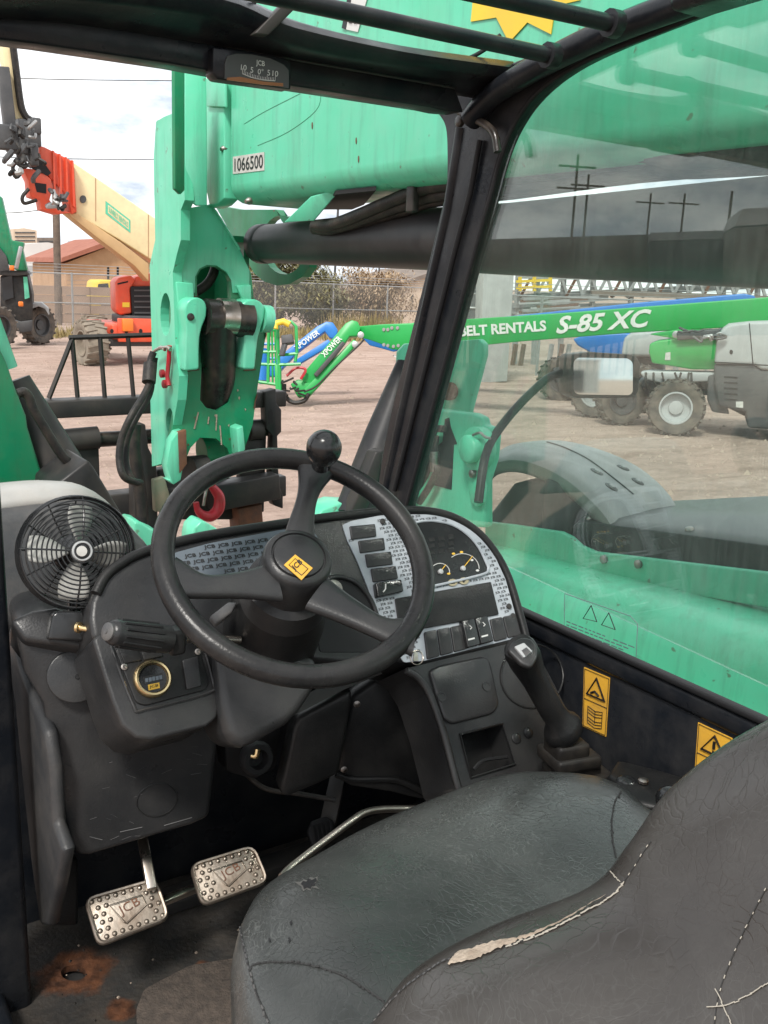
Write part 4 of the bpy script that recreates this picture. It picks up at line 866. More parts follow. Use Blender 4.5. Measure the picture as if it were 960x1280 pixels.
# --- lower console (same slope) with cover, tray, plugs
con = [(506, 836), (530, 830), (662, 798), (690, 850), (715, 900), (735, 945), (752, 1000), (640, 1060), (600, 1040), (570, 985), (552, 915), (536, 868), (522, 845)]
tray = [(575, 918), (628, 905), (644, 955), (589, 972)]
S('console', con, D0, .10, M['plastic'], da, holes=[tray], lift=-.002)
S('console_tray', tray, D0, .004, M['plastic_d'], da, bev=0, lift=-.055)
tube('tray_rim', [D0(*p) for p in tray], .0022, M['plastic_d'], da, n=6, closed=True)
tube('tray_lip', cr([D0.off(-.004)(*p) for p in ((592, 962), (598, 955), (606, 950), (618, 948), (634, 946))], 4), .003, M['plastic'], da, n=6)
S('fuse_cover', [(537, 838), (548, 832), (604, 820), (612, 824), (617, 842), (625, 880), (618, 892), (566, 905), (556, 899), (546, 868)], D0, .008, M['plastic'], da, bev=.004, r=6, lift=.004)
for q in ((552, 871), (608, 858)): lathe('cover_plug', [(0, .008), (.0015, .008), (.0015, .006), (.0008, .0055)], D0.off(.004)(*q), NDv, M['plastic'], da, n=16)
for q in ((645, 923), (660, 916)): lathe('round_plug', [(0, .009), (.002, .009), (.004, .006)], D0.off(-.002)(*q), NDv, M['plastic'], da, n=16)
tube('round_outline', [D0.off(-.001)(*p) for p in ell(665, 845, 39, 40, 28)], .0018, M['plastic_d'], da, n=6, closed=True)
tube('console_edge', cr([D0.off(.0)(*p) for p in ((508, 838), (524, 848), (538, 870), (554, 915), (570, 975), (578, 1000))], 4), .006, M['plastic'], da, n=8)
# --- left pod: hour meter, switches, stalk
pod = S('instrument_pod', [(116, 800), (122, 792), (245, 778), (256, 786), (268, 838), (275, 882), (272, 897), (258, 908), (190, 925), (170, 922), (152, 906), (141, 878), (128, 838)], D0, .12, M['plastic'], da, bev=.017, bseg=4, lift=.022)
fp = S('pod_face', [(144, 812), (152, 806), (238, 792), (246, 798), (262, 852), (258, 862), (182, 882), (170, 878)], D0, .004, M['plastic_d'], da, bev=.0015, r=5, lift=.026)
tube('pod_face_rim', cr([D0.off(.0235)(*p) for p in ((141, 812), (150, 802), (240, 788), (250, 796), (266, 852), (261, 866), (181, 887), (167, 882))], 3, True), .0022, M['plastic'], da, n=6, closed=True)
hc = D0.off(.027)(190, 849)
hmo = lathe('hour_meter', [(0, .0255), (.006, .0255), (.009, .023), (.009, .0205), (.004, .0185), (.004, .001)], hc, NDv, M['brass'], da, n=32)
lathe('meter_face', [(0, .0186), (.0046, .0186), (.0047, .001)], hc, NDv, M['gloss'], hmo, n=28)
S('meter_window', [(179, 846), (203, 841), (204, 850), (180, 855)], D0, .001, M['plastic'], hmo, bev=0, lift=.0325)
for k in range(5): S('counter_wheel', [(181.5+k*4.4, 848-k*.9), (185+k*4.4, 847.3-k*.9), (185.4+k*4.4, 852.3-k*.9), (181.9+k*4.4, 853-k*.9)], D0, .0005, M['greyprint'], hmo, bev=0, lift=.0329)
S('meter_badge', [(185, 856), (199, 853), (200, 860), (186, 863)], D0, .001, M['amber'], hmo, bev=0, lift=.0325)
T('badge_print', 'JCB', (187, 861.5), (198, 859), (186.6, 857), D0, M['ink'], hmo, lift=.0331, bold=.01)
for q in ((155, 834), (247, 815)): lathe('screw', [(0, .0045), (.002, .0045), (.0025, .0025), (.001, .002)], D0.off(.026)(*q), NDv, M['bolt'], da, n=10)
S('blank_switch', [(228, 825), (248, 820), (252, 857), (234, 862)], D0, .004, M['plastic'], da, bev=.001, r=2, lift=.030)
S('blank_switch', [(150, 815), (173, 811), (177, 825), (156, 829)], D0, .003, M['plastic_d'], da, bev=.001, r=1, lift=.0285)
S('blank_switch', [(176, 811), (200, 807), (204, 820), (180, 825)], D0, .003, M['plastic_d'], da, bev=.001, r=1, lift=.0285)
# --- stalk
sa, sb_ = at(139, 790, D=1.165), at(208, 799, D=1.235); sx = (sb_-sa)
stl = lathe('column_stalk', [(-.004, .010), (0, .0145), (.004, .0162), (sx.length*.8, .0185), (sx.length, .018), (sx.length*1.05, .012), (sx.length*1.3, .010)], sa, sx, M['plastic'], da, n=24)
for k in range(12):
    a = 2*math.pi*k/12; s, u = frame_of(sx); o_ = s*math.cos(a)+u*math.sin(a)
    tube('grip_rib', [sa+sx*.12+o_*.0165, sa+sx*.78+o_*.0180], .0020, M['plastic'], stl, n=5)
lathe('end_cap', [(0, .011), (-.003, .0112), (-.0045, .0095), (-.0048, .003), (-.006, .0025), (-.006, .0005)], sa+sx.normalized()*-.003, sx, M['plastic_g'], stl, n=24)
tube('stalk_rod', [sa+sx*1.25, at(252, 796, D=1.30), at(300, 800, D=1.33)], .0055, M['chrome'], stl, n=10)
box('stalk_knuckle', at(218, 800, D=1.245), (.022, .030, .034), M['plastic_d'], stl, bev=.005, bseg=3)
# --- left console column, trim and cowl
PCn = PL(at(170, 1000, Y=1.27), (-.16, -.97, .16))
S('left_console', [(20, 790), (30, 776), (58, 768), (100, 785), (118, 800), (275, 880), (271, 940), (262, 1022), (240, 1032), (112, 1070), (98, 1070), (84, 1054), (74, 1010), (64, 950), (54, 880), (30, 840)], PCn, .26, M['plastic'], da, bev=.035, bseg=5)
S('console_disc', ell(93, 846, 35, 33, 28), PL(PCn.off(.012)(93, 846), (-.15, -.85, .35)), .012, M['plastic'], da, bev=.002)
lathe('round_plug', [(0, .004), (.002, .003)], PL(PCn.off(.012)(93, 846), (-.15, -.85, .35))(97, 846), (-.15, -.85, .35), M['plastic_d'], da, n=10)
tube('panel_mark', [PCn.off(.001)(*p) for p in ell(196, 1000, 26, 20, 22, -.3)], .0010, M['plastic_d'], da, n=5, closed=True)
for pts in (((150, 1040), (178, 1034)), ((112, 1046), (128, 1050)), ((205, 1032), (240, 1022))):
    tube('scuff', [PCn.off(.0006)(*p) for p in pts], .0008, M['plastic_g'], da, n=4)
# side trim strip on the left
tr1 = [at(x, y, X=.295) for x, y in ((12, 780), (22, 830), (40, 880), (55, 915), (62, 960), (66, 1030), (78, 1064), (72, 1100), (60, 1158), (50, 1158), (40, 1090), (30, 1000), (18, 880), (6, 800))]
g = prism(tr1, (.02, 0, 0)); obj('side_trim', g[0], g[1], M['plastic_t'], da, bevel=.008)
S('lower_trim', [(78, 1062), (98, 1076), (98, 1158), (58, 1158), (66, 1110)], PL(at(80, 1110, Y=1.42), (-.1, -1, .1)), .06, M['plastic_d'], da, bev=.006)
# cowl behind the fan
PCo = PL((0, 1.62, 0), (-.05, -1, .25))
cw = [[at(x, y, Y=Y) for x, y in pts] for Y, pts in (
    (1.58, [(-40, 790), (0, 790), (60, 795), (120, 800), (200, 800)]),
    (1.62, [(-40, 700), (0, 700), (60, 700), (120, 705), (195, 720)]),
    (1.66, [(-40, 642), (0, 637), (60, 630), (125, 628), (182, 684)]),
    (1.70, [(-40, 618), (0, 612), (60, 608), (118, 618), (176, 676)]),
    (1.82, [(-40, 612), (0, 606), (58, 603), (110, 614), (170, 672)]))]
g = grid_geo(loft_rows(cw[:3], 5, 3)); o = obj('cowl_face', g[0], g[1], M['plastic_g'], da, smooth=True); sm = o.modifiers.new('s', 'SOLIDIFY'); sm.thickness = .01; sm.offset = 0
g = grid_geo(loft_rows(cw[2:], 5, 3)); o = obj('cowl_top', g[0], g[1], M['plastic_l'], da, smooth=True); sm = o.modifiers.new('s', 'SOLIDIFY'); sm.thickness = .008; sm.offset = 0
# cubby under the fan
S('fan_shelf', [(12, 775), (40, 762), (70, 758), (112, 772), (118, 800), (112, 812), (30, 800)], PL(at(70, 780, D=1.36), (-.1, -.75, .6)), .10, M['plastic'], da, bev=.014, bseg=3)
# --- knee panels, steering column shroud
S('knee_panel', [(436, 868), (470, 846), (500, 832), (516, 838), (536, 868), (552, 915), (572, 985), (560, 1004), (520, 1000), (488, 992), (440, 985), (418, 972), (424, 930)], PL(at(490, 920, D=1.66), (-.35, -.92, .15)), .04, M['plastic_d'], da, bev=.014, bseg=3)
tube('knee_edge', cr([PL(at(490, 920, D=1.66), (-.35, -.92, .15)).off(.002)(*p) for p in ((420, 968), (440, 974), (480, 974), (500, 976), (530, 990), (550, 1002))], 4), .006, M['plastic_d'], da, n=8)
S('centre_panel', [(366, 912), (372, 896), (440, 862), (440, 880), (424, 968), (400, 980), (358, 998), (349, 990)], PL(at(400, 930, D=1.55), (-.3, -.95, .1)), .05, M['plastic_d'], da, bev=.010, bseg=3)
S('column_shroud', [(268, 812), (300, 806), (400, 822), (396, 858), (388, 872), (376, 890), (360, 906), (318, 930), (304, 935), (290, 932), (280, 915), (274, 880)], PL(at(330, 870, D=1.33), (-.12, -.9, .42)), .12, M['plastic'], da, bev=.022, bseg=4)
S('column_bracket', [(280, 915), (352, 905), (345, 960), (318, 975), (284, 965)], PL(at(315, 940, D=1.56), (0, -1, 0)), .04, M['dark'], da, bev=.004)
lathe('cable_grommet', [(0, .026), (.012, .028), (.02, .024), (.02, .016), (.005, .014)], at(317, 946, D=1.52), (0, -1, .2), M['trim'], da, n=18)
tube('cable_end', cr([at(x, y, D=1.50) for x, y in ((305, 950), (312, 944), (320, 945), (322, 936))], 4), .005, M['brass'], da, n=8)
S('steel_brace', [(352, 882), (420, 850), (470, 836), (478, 842), (430, 862), (356, 900)], PL(at(400, 870, D=1.50), (0, -.9, .4)), .006, M['blk'], da, bev=0)
# accelerator pedal deep under the dash
acc = S('accelerator_pedal', [(385, 1040), (390, 1026), (408, 1020), (418, 1026), (420, 1042), (412, 1054), (392, 1060)], PL(at(402, 1038, D=1.72), (-.1, -.8, .6)), .012, M['trim'], da, bev=.003, r=3)
for k in range(5): tube('pedal_rib', [PL(at(402, 1038, D=1.72), (-.1, -.8, .6)).off(.001)(x, y) for x, y in ((391+5.5*k, 1032-k*1.6), (395+5*k, 1054-k*2))], .003, M['trim'], acc, n=5)
beam('pedal_lever', at(410, 1030, D=1.75), at(425, 960, D=1.80), .03, .012, M['blk'], da, bev=.002)
beam('floor_rib', at(200, 1130, Z=1.512), at(400, 1062, Z=1.512), .05, .025, M['blk'], da, bev=.004)

# ================================================================== steering wheel
wc = V((.582, 1.082, 2.240)); wa, wb = math.radians(38.9), math.radians(-10.2)
wn = V((math.sin(wb)*math.sin(wa), -math.cos(wb)*math.sin(wa), math.cos(wa))); WP = PL(wc, wn)
wh = thing('steering_wheel', wc-wn*.30, 'black three-spoke steering wheel with yellow hub badge and spinner knob', 'steering wheel')
s_, u_ = frame_of(wn); RW = .1755
tube('rim', [wc+(s_*math.cos(a)+u_*math.sin(a))*RW for a in [2*math.pi*k/72 for k in range(72)]], .0152, M['wheel'], wh, n=18, closed=True)
hub = lathe('hub', [(-.085, .062), (-.05, .058), (-.045, .047), (-.02, .047), (.012, .046), (.018, .043), (.020, .037), (.017, .036), (.017, .0345), (.0205, .0335), (.0225, .028), (.0230, .001)], wc-wn*.012, wn, M['plastic'], wh, n=36)
HB_ = WP.off(.0115)
S('hub_badge', [(355, 706), (369, 693), (391, 710), (377, 725)], HB_, .001, M['yellow'], hub, bev=0, lift=.0005)
T('badge_print', 'JCB', (369.5, 715), (380, 705), (363.5, 708), HB_, M['ink'], hub, lift=.0012, bold=.02)
tube('badge_border', [HB_.off(.001)(*p) for p in ((361, 706), (369, 698), (385, 711), (377, 719))], .0007, M['ink'], hub, n=4, closed=True)
def spoke(pts, ws, hs):
    """rounded flat spoke swept between wheel-plane photo points, lifted along the wheel normal"""
    P = [WP.off(h)(x, y) for (x, y), h in zip(pts, hs)]; P = cr(P, 6); W = cr([V((w_, 0, 0)) for w_ in ws], 6)
    rows = []
    for i, p in enumerate(P):
        d = (P[min(i+1, len(P)-1)]-P[max(i-1, 0)]).normalized(); sd = d.cross(wn).normalized(); nn = sd.cross(d)
        w_ = W[i].x; ring = []
        for k in range(14):
            a = 2*math.pi*k/14; ca, sa_ = math.cos(a), math.sin(a)
            ring.append(p+sd*(w_*math.copysign(abs(ca)**.7, ca))+nn*(.009*math.copysign(abs(sa_)**.7, sa_)))
        rows.append(ring)
    vs, fs = grid_geo(rows, True); n = 14; fs += [tuple(range(n)), tuple(range((len(rows)-1)*n, len(rows)*n))]
    obj('spoke', vs, fs, M['plastic'], wh, smooth=True)
spoke([(374, 690), (376, 660), (385, 618), (396, 582)], [.028, .019, .015, .030], [-.006, -.002, .001, 0])
spoke([(345, 728), (300, 732), (255, 733), (212, 722)], [.030, .019, .017, .032], [-.012, -.008, -.003, 0])
spoke([(395, 742), (435, 764), (478, 786), (518, 796)], [.030, .021, .017, .030], [-.012, -.008, -.003, 0])
# spinner knob
kc = WP.off(.062)(404, 580)
kb = WP(400, 590)
lathe('spinner_knob', [(-.060, .014), (-.045, .012), (-.030, .013), (-.024, .018), (-.016, .0215), (-.006, .0238), (.004, .0240), (.013, .0218), (.020, .0168), (.0245, .009), (.0258, .001)], at(405, 560, D=1.295), (at(405, 560, D=1.295)-kb), M['gloss'], wh, n=28)
# column sleeve behind the hub
lathe('column', [(-.25, .074), (-.13, .070), (-.10, .066), (-.085, .062)], wc-wn*.012, wn, M['plastic_d'], wh, n=30)
S('column_tilt_lever', [(262, 770), (285, 752), (297, 752), (290, 765), (270, 780)], WP.off(-.10), .012, M['plastic_g'], wh, bev=.003)

# ================================================================== inclinometer on the header
PI_ = PL((0, 1.422, 0), (0, -1, 0))
inc = thing('inclinometer', PI_(320, 100), 'curved black inclinometer level with white degree scale on the cab header', 'level gauge')
S('body', [(266, 58), (300, 62), (340, 68), (362, 74), (364, 80), (364, 112), (272, 99), (266, 92)], PI_, .03, M['steel'], inc, bev=.003)
fpz = [(281, 98), (281, 80), (284, 70), (296, 67), (315, 68), (338, 73), (355, 81), (361, 88), (361, 110)]
S('face', fpz, PI_, .003, M['dgrey'], inc, bev=0, lift=.003)
tube('scale_line', cr([PI_.off(.004)(x, y) for x, y in ((303, 92), (315, 97), (330, 100), (344, 101))], 4), .0007, M['white'], inc, n=4)
for k in range(21):
    u = k/20; x = 303+41*u; y = 92+9*u-6*(u-.5)**2*0+3.0*math.sin(u*math.pi)-.5
    tube('tick', [PI_.off(.004)(x, y), PI_.off(.004)(x+.3, y-(6 if k % 5 == 0 else 4))], .0004, M['white'], inc, n=4)
for s, x, y in (('10', 301, 87.5), ('5', 313, 90.5), ('0\u00b0', 322, 92.5), ('5', 334, 94), ('10', 340.5, 95)):
    wd = 7 if len(s) == 2 else 3.4
    T('scale_print', s, (x, y), (x+wd, y+.9), (x+.4, y-7), PI_, M['white'], inc, lift=.004)
T('brand_print', 'JCB', (320, 83), (331, 85), (320, 74.5), PI_, M['white'], inc, lift=.004, bold=.015)
S('fluid_tube', [(284, 97), (300, 96), (330, 102), (354, 104), (354, 108), (330, 106), (284, 100)], PI_, .002, mat('amber_fluid', (.30, .12, .05), .3), inc, bev=0, lift=.0035)

# ================================================================== joystick lever
jl = thing('joystick_lever', at(715, 965, D=1.53), 'black joystick lever with rocker button and stepped rubber boot beside the seat', 'joystick')
jA, jB, jC, jD = at(652, 815, D=1.42), at(668, 850, D=1.44), at(690, 888, D=1.465), at(704, 912, D=1.48)
def ringloft(name, secs, m, parent, n=20):
    rows = []
    for c, ax, rx, ry in secs:
        s, u = frame_of(ax, V((0, 1, 0))); rows.append([V(c)+s*(rx*.88*math.cos(2*math.pi*k/n))+u*(ry*.88*math.sin(2*math.pi*k/n)) for k in range(n)])
    vs, fs = grid_geo(rows, True); fs += [tuple(range(n)), tuple(range((len(rows)-1)*n, len(rows)*n))]
    return obj(name, vs, fs, m, parent, smooth=True)
ja = (jD-jA).normalized()
tilt = (ja+V((-.1, .55, -.15))).normalized()
ringloft('grip', [(at(649, 804, D=1.405), tilt, .022, .016), (at(650, 809, D=1.405), tilt, .029, .022), (at(652, 815, D=1.41), tilt, .031, .025), (at(656, 823, D=1.425), ja, .030, .026), (at(662, 836, D=1.435), ja, .026, .024), (at(669, 850, D=1.44), ja, .0225, .022), (jC, ja, .0225, .0215), (at(698, 899, D=1.474), ja, .0235, .0225), (at(701, 905, D=1.478), ja, .033, .031), (at(703, 910, D=1.481), ja, .0365, .034), (at(706, 917, D=1.485), ja, .0355, .033), (at(708, 922, D=1.487), ja, .028, .026)], M['plastic_d'], jl, 24)
PJ = PL(at(653, 811, D=1.385), (-.25, -.55, .8))
S('thumb_plate', [(634, 812), (640, 802), (652, 796), (664, 798), (672, 808), (672, 822), (664, 834), (652, 830)], PJ, .010, M['plastic'], jl, bev=.003, r=4)
S('rocker_button', [(643, 808), (655, 803), (666, 814), (655, 822)], PJ, .006, M['grey'], jl, bev=.001, r=1.5, lift=.004)
S('button_window', [(652, 813), (658, 809), (664, 815), (657, 820)], PJ, .001, M['plastic_g'], jl, bev=0, lift=.0045)
jd2 = V((.05, .05, -1))
for (x, y), w_, h_, d in (((708, 934), .066, .026, 1.49), ((711, 945), .092, .022, 1.50), ((717, 957), .078, .020, 1.51), ((722, 966), .104, .020, 1.515), ((728, 980), .116, .030, 1.525)):
    box('boot_step', at(x, y, D=d), (w_*.86, w_*.78, h_), M['boot'], jl, bev=.006, ax=V((.97, -.2, 0)), ay=V((.2, .97, 0)))
# armrest console to the right of the seat
ac = thing('side_console', (1.02, .70, 1.62), 'black plastic side console with control box behind the joystick', 'console')
box('console_body', (1.03, .86, 1.72), (.19, .72, .20), M['plastic_d'], ac, bev=.02, bseg=3)
cbx = [at(x, y, Z=1.90) for x, y in ((758, 968), (772, 948), (822, 960), (862, 972), (858, 986), (830, 1010), (790, 1000))]
g = prism(cbx, (0, 0, -.10)); obj('control_box', g[0], g[1], M['plastic_d'], ac, bevel=.008)
lathe('bolt', [(0, .008), (.004, .008), (.006, .005)], at(804, 978, Z=1.902), (0, 0, 1), M['bolt'], ac, n=8)
for q, d in (((782, 985), 1.42), ((838, 1000), 1.30)):
    lathe('control_knob', [(-.03, .008), (-.016, .012), (-.006, .019), (.004, .020), (.012, .014), (.015, .001)], at(*q, D=d), (-.4, -.3, .8), M['gloss'], ac, n=18)

# ================================================================== brake pedals
def pedal(label, poly, D, arm, nm=(-.12, -.62, .78)):
    c = V((sum(p[0] for p in poly)/len(poly), sum(p[1] for p in poly)/len(poly), 0)); base = at(c.x, c.y, D=D); P = PL(base, nm)
    t = thing('brake_pedal', (base.x, base.y, 1.5), label, 'pedal')
    pad = S('pad', poly, P, .010, M['pedal'], t, bev=.003, r=14, bseg=3)
    a, b, d_, e = [V((*p, 0)) for p in poly]
    def uv(u, v):
        p = (a*(1-u)+b*u)*(1-v)+(e*(1-u)+d_*u)*v; return (p.x, p.y)
    tube('pad_rim', [P.off(.0012)(p.x, p.y) for p in fillet([V((*uv(u, v), 0)) for u, v in ((.03, .04), (.97, .04), (.97, .96), (.03, .96))], 12)], .0028, M['pedal'], pad, n=6, closed=True)
    gs = []
    for j in range(6):
        for i in range(8):
            u, v = .12+.76*i/7+(.03 if j % 2 else -.03), .13+.74*j/5
            if .26 < u < .78 and .26 < v < .76: continue
            gs.append(lathe_geo([(0, .0042), (.0016, .0035), (.0028, .0018), (.0030, .0003)], P(*uv(u, v)), P.n, 8))
    g = merge(*gs); obj('studs', g[0], g[1], M['pedal'], pad, smooth=True)
    tube('badge_frame', [P.off(.001)(*uv(u, v)) for u, v in ((.30, .30), (.74, .30), (.76, .52), (.44, .76), (.42, .72))], .0016, M['pedal'], pad, n=6, closed=True)
    T('badge_letters', 'JCB', uv(.41, .62), uv(.70, .53), uv(.38, .38), P, M['rust'], pad, lift=.0015, bold=.0)
    beam('arm', at(*arm[0], D=D+.012), at(*arm[1], D=arm[2]), .016, .010, M['chrome'], t, bev=.002)
    return t
pedal('left brake pedal plate of worn studded steel under the hour meter pod', [(104, 1122), (196, 1096), (214, 1148), (122, 1184)], 1.46, ((190, 1112), (178, 1048), 1.52))
pedal('right brake pedal plate of worn studded steel beside the seat front', [(236, 1080), (318, 1055), (338, 1102), (252, 1134)], 1.545, ((250, 1108), (200, 1128), 1.50))

# ================================================================== fan
fn = thing('cab_fan', at(95, 775, D=1.36), 'small black wire-cage fan with white blades beside the dashboard', 'fan')
fcn = at(97, 690, D=1.36); fnn = (CAM+V((.30, -.1, .05))-fcn).normalized(); FP = PL(fcn, fnn); RF = .0785
fs_, fu_ = frame_of(fnn)
def ring(r, d, n=48): return [fcn+fnn*d+(fs_*math.cos(2*math.pi*k/n)+fu_*math.sin(2*math.pi*k/n))*r for k in range(n)]
gs = []
for k in range(11):
    r = .016+(RF-.016)*k/10; d = .030-.018*(k/10)**3; gs.append(tube_geo(ring(r, d), .00115, 6, True))
for k in range(6):
    d = .010-.008*k; gs.append(tube_geo(ring(RF+.001*min(k, 5-k), d), .0014, 6, True))
for k in range(9):
    r = .020+(RF-.020)*k/8; gs.append(tube_geo(ring(r, -.042+.012*(k/8)**3), .0011, 5, True))
for k in range(12):
    a = 2*math.pi*(k+.3)/12; o_ = fs_*math.cos(a)+fu_*math.sin(a)
    if k % 3 == 0: gs.append(tube_geo([fcn+fnn*.029+o_*.014, fcn+fnn*.027+o_*.05, fcn+fnn*.012+o_*RF, fcn-fnn*.030+o_*RF], .0014, 6))
    gs.append(tube_geo([fcn-fnn*.042+o_*.014, fcn-fnn*.040+o_*.05, fcn-fnn*.030+o_*RF], .0012, 5))
g = merge(*gs); obj('wire_cage', g[0], g[1], M['gloss'], fn, smooth=True)
wht = mat('white_fan_plastic', (.40, .40, .375), .4, dust=(.35, .33, .29), dustamt=.4, dscale=20)
for k in range(4):
    a0 = math.radians(100+90*k); vs = []
    rows = []
    for i in range(7):
        r = .014+.054*i/6; w_ = .30+.36*math.sin(math.pi*(.16+.74*i/6)); row = []
        for j in range(7):
            a = a0+w_*(j/6-.5)*1.25; tw = (.012)*(j/6-.5)*2
            row.append(fcn+(fs_*math.cos(a)+fu_*math.sin(a))*r+fnn*(-.004-tw))
        rows.append(row)
    g = grid_geo(rows); o = obj('blade', g[0], g[1], wht, fn, smooth=True); sm = o.modifiers.new('s', 'SOLIDIFY'); sm.thickness = .002
lathe('hub_cap', [(.018, .0145), (.031, .0145), (.033, .0132), (.033, .0118), (.030, .0112)], fcn, fnn, M['grey'], fn, n=24, close=False)
lathe('hub_centre', [(.016, .0112), (.030, .0112), (.031, .008)], fcn, fnn, M['gloss'], fn, n=20)
lathe('hub_sticker', [(.0312, .0075), (.0318, .0072), (.0318, .0004)], fcn+fs_*.001, fnn, M['sheet'], fn, n=16)
lathe('motor', [(-.075, .018), (-.070, .026), (-.030, .026), (-.02, .016), (.004, .014), (.01, .010)], fcn, fnn, M['gloss'], fn, n=20)
tube('neck', [fcn-fnn*.05, at(92, 752, D=1.395), at(93, 776, D=1.37)], .009, M['gloss'], fn, n=10)
S('base', [(60, 800), (66, 768), (72, 764), (104, 764), (110, 798), (104, 802)], PL(at(86, 785, D=1.335), (-.1, -.95, .3)), .05, M['gloss'], fn, bev=.006, bseg=3)
lathe('wing_bolt', [(0, .008), (.004, .008), (.005, .0045), (.018, .004)], at(97, 784, D=1.33), (.6, -.8, 0), M['brass'], fn, n=10)

# ================================================================== seat
st = thing('operator_seat', (.62, .55, 1.52), 'worn black vinyl operator seat with torn cushion and ripped backrest seam', 'seat')
out = [at(x, y, Z=1.945) for x, y in ((306, 1275), (292, 1225), (290, 1180), (300, 1140), (322, 1112), (362, 1086), (425, 1046), (490, 1012), (560, 984), (628, 964), (685, 962), (738, 970), (780, 990), (822, 1024))]
out += [V((.935, .62, 1.945)), V((.93, .50, 1.945)), V((.88, .40, 1.945)), V((.72, .36, 1.945)), V((.52, .36, 1.945)), V((.40, .40, 1.945)), V((.345, .48, 1.945)), V((.325, .58, 1.945))]
out = cr(out, 4, True); cen = V((.63, .62, 1.945)); NR = len(out)
rows = []
for sc_, z in ((.97, -.155), (.995, -.13), (1.0, -.07), (1.003, -.03), (.995, -.008), (.975, .008), (.94, .018), (.88, .025), (.78, .030), (.62, .033), (.42, .033), (.22, .032), (.06, .032)):
    row = []
    for p in out:
        q = cen+(p-cen)*sc_; dx, dy = q.x-.63, q.y-.62
        fr_ = max(0, min(1, (q.y-.75)/.18)); lf = max(0, min(1, (.46-q.x)/.12))
        z_ = z
        if z > -.02:
            z_ -= .018*fr_*fr_*(1 if z > 0 else .6)+.014*lf*lf
            z_ += .006*math.exp(-((dx+.13)**2+(dy-.08)**2)/.008)*-1
            z_ += .0022*math.sin(dx*34+dy*9)*math.exp(-((dx+.2)**2+(dy-.15)**2)/.012)+.0015*math.sin(dx*21-dy*30)
        row.append(V((q.x, q.y, q.z+z_)))
    rows.append(row)
vs, fs = grid_geo(rows, True); fs.append(tuple(range((len(rows)-1)*NR, len(rows)*NR))); fs.append(tuple(range(NR)))
cush = obj('cushion', vs, fs, M['vinyl'], st, smooth=True)
me = cush.data
from mathutils.bvhtree import BVHTree
def bvh(o_):
    bm = bmesh.new(); bm.from_mesh(o_.data); t_ = BVHTree.FromBMesh(bm); bm.free(); return t_
BC = bvh(cush); LC = ORG[cush]
def onc(x, y, tree=BC, org=None, up=.0006):
    org = LC if org is None else org
    h = tree.ray_cast(CAM-org, ray(x, y).normalized())
    if h[0] is None: return None
    n = h[1]; n = -n if n.dot(ray(x, y)) > 0 else n
    return h[0]+org+n*up
def stitch(name, px_, m, parent, tree, org, seam=M['threadd'], r=.0013, pitch=.006, dash=True, fr=.55):
    P = [onc(p.x, p.y, tree, org, .0004) for p in cr([V((*q, 0)) for q in px_], 8)]; P = [p for p in P if p is not None]
    if len(P) < 3: print('stitch miss', name); return
    so = tube(name, P, r*.8, seam, parent, n=5)
    if dash:
        gs_ = []; acc_ = 0
        for a, b in zip(P, P[1:]):
            L_ = (b-a).length; k = 0
            while acc_ < L_:
                p = a.lerp(b, acc_/L_)+V((random.gauss(0, 1), random.gauss(0, 1), random.gauss(0, 1)))*r*.35; q = p+(b-a).normalized()*pitch*random.uniform(fr*.75, fr*1.25)+V((random.gauss(0, 1), random.gauss(0, 1), random.gauss(0, 1)))*r*.35; up_ = (CAM-p).normalized()*.0008
                gs_.append(tube_geo([p+up_, q+up_], r*.75, 5)); acc_ += pitch
            acc_ -= L_
        g_ = merge(*gs_); obj('stitching', g_[0], g_[1], m, so, smooth=True)
    return so
stitch('seam', [(312, 1215), (318, 1206), (345, 1203), (378, 1205), (420, 1216), (450, 1232), (480, 1252)], M['threadd'], cush, BC, LC)
stitch('seam', [(776, 990), (769, 1002), (765, 1025), (766, 1050), (770, 1072)], M['threadd'], cush, BC, LC)
stitch('seam', [(300, 1150), (303, 1175), (310, 1205), (320, 1240), (336, 1278)], M['plastic_g'], cush, BC, LC, pitch=.009)
def tear(px_, m, name='tear', up=.0010, parent=cush, tree=BC, org=None):
    P = [onc(x, y, tree, org, up) for x, y in px_]; P = [p for p in P if p is not None]
    if len(P) < 3: return
    c = sum(P, V((0, 0, 0)))/len(P); obj(name, [c]+P, [(0, i+1, (i+1) % len(P)+1) for i in range(len(P))], m, parent)
tear([(376, 1106), (379, 1102), (383, 1103), (386, 1099), (390, 1101), (395, 1098), (396, 1102), (393, 1104), (395, 1108), (390, 1108), (388, 1112), (384, 1110), (380, 1112), (379, 1108)], M['dark'])
tear([(368, 1103), (375, 1103), (380, 1100), (384, 1101), (388, 1097), (393, 1098), (397, 1096), (397, 1101), (394, 1105), (396, 1109), (400, 1112), (390, 1110), (388, 1114), (383, 1112), (379, 1115), (377, 1109)], mat('torn_vinyl_edge', (.075, .073, .068), .8), 'torn_edge', .0006)
for q in ((337, 1176), (364, 1154), (362, 1176)): tear([(q[0]+random.uniform(1, 2.5)*math.cos(a), q[1]+random.uniform(1.5, 4)*math.sin(a)) for a in [k*math.pi/4 for k in range(8)]], M['dark'])
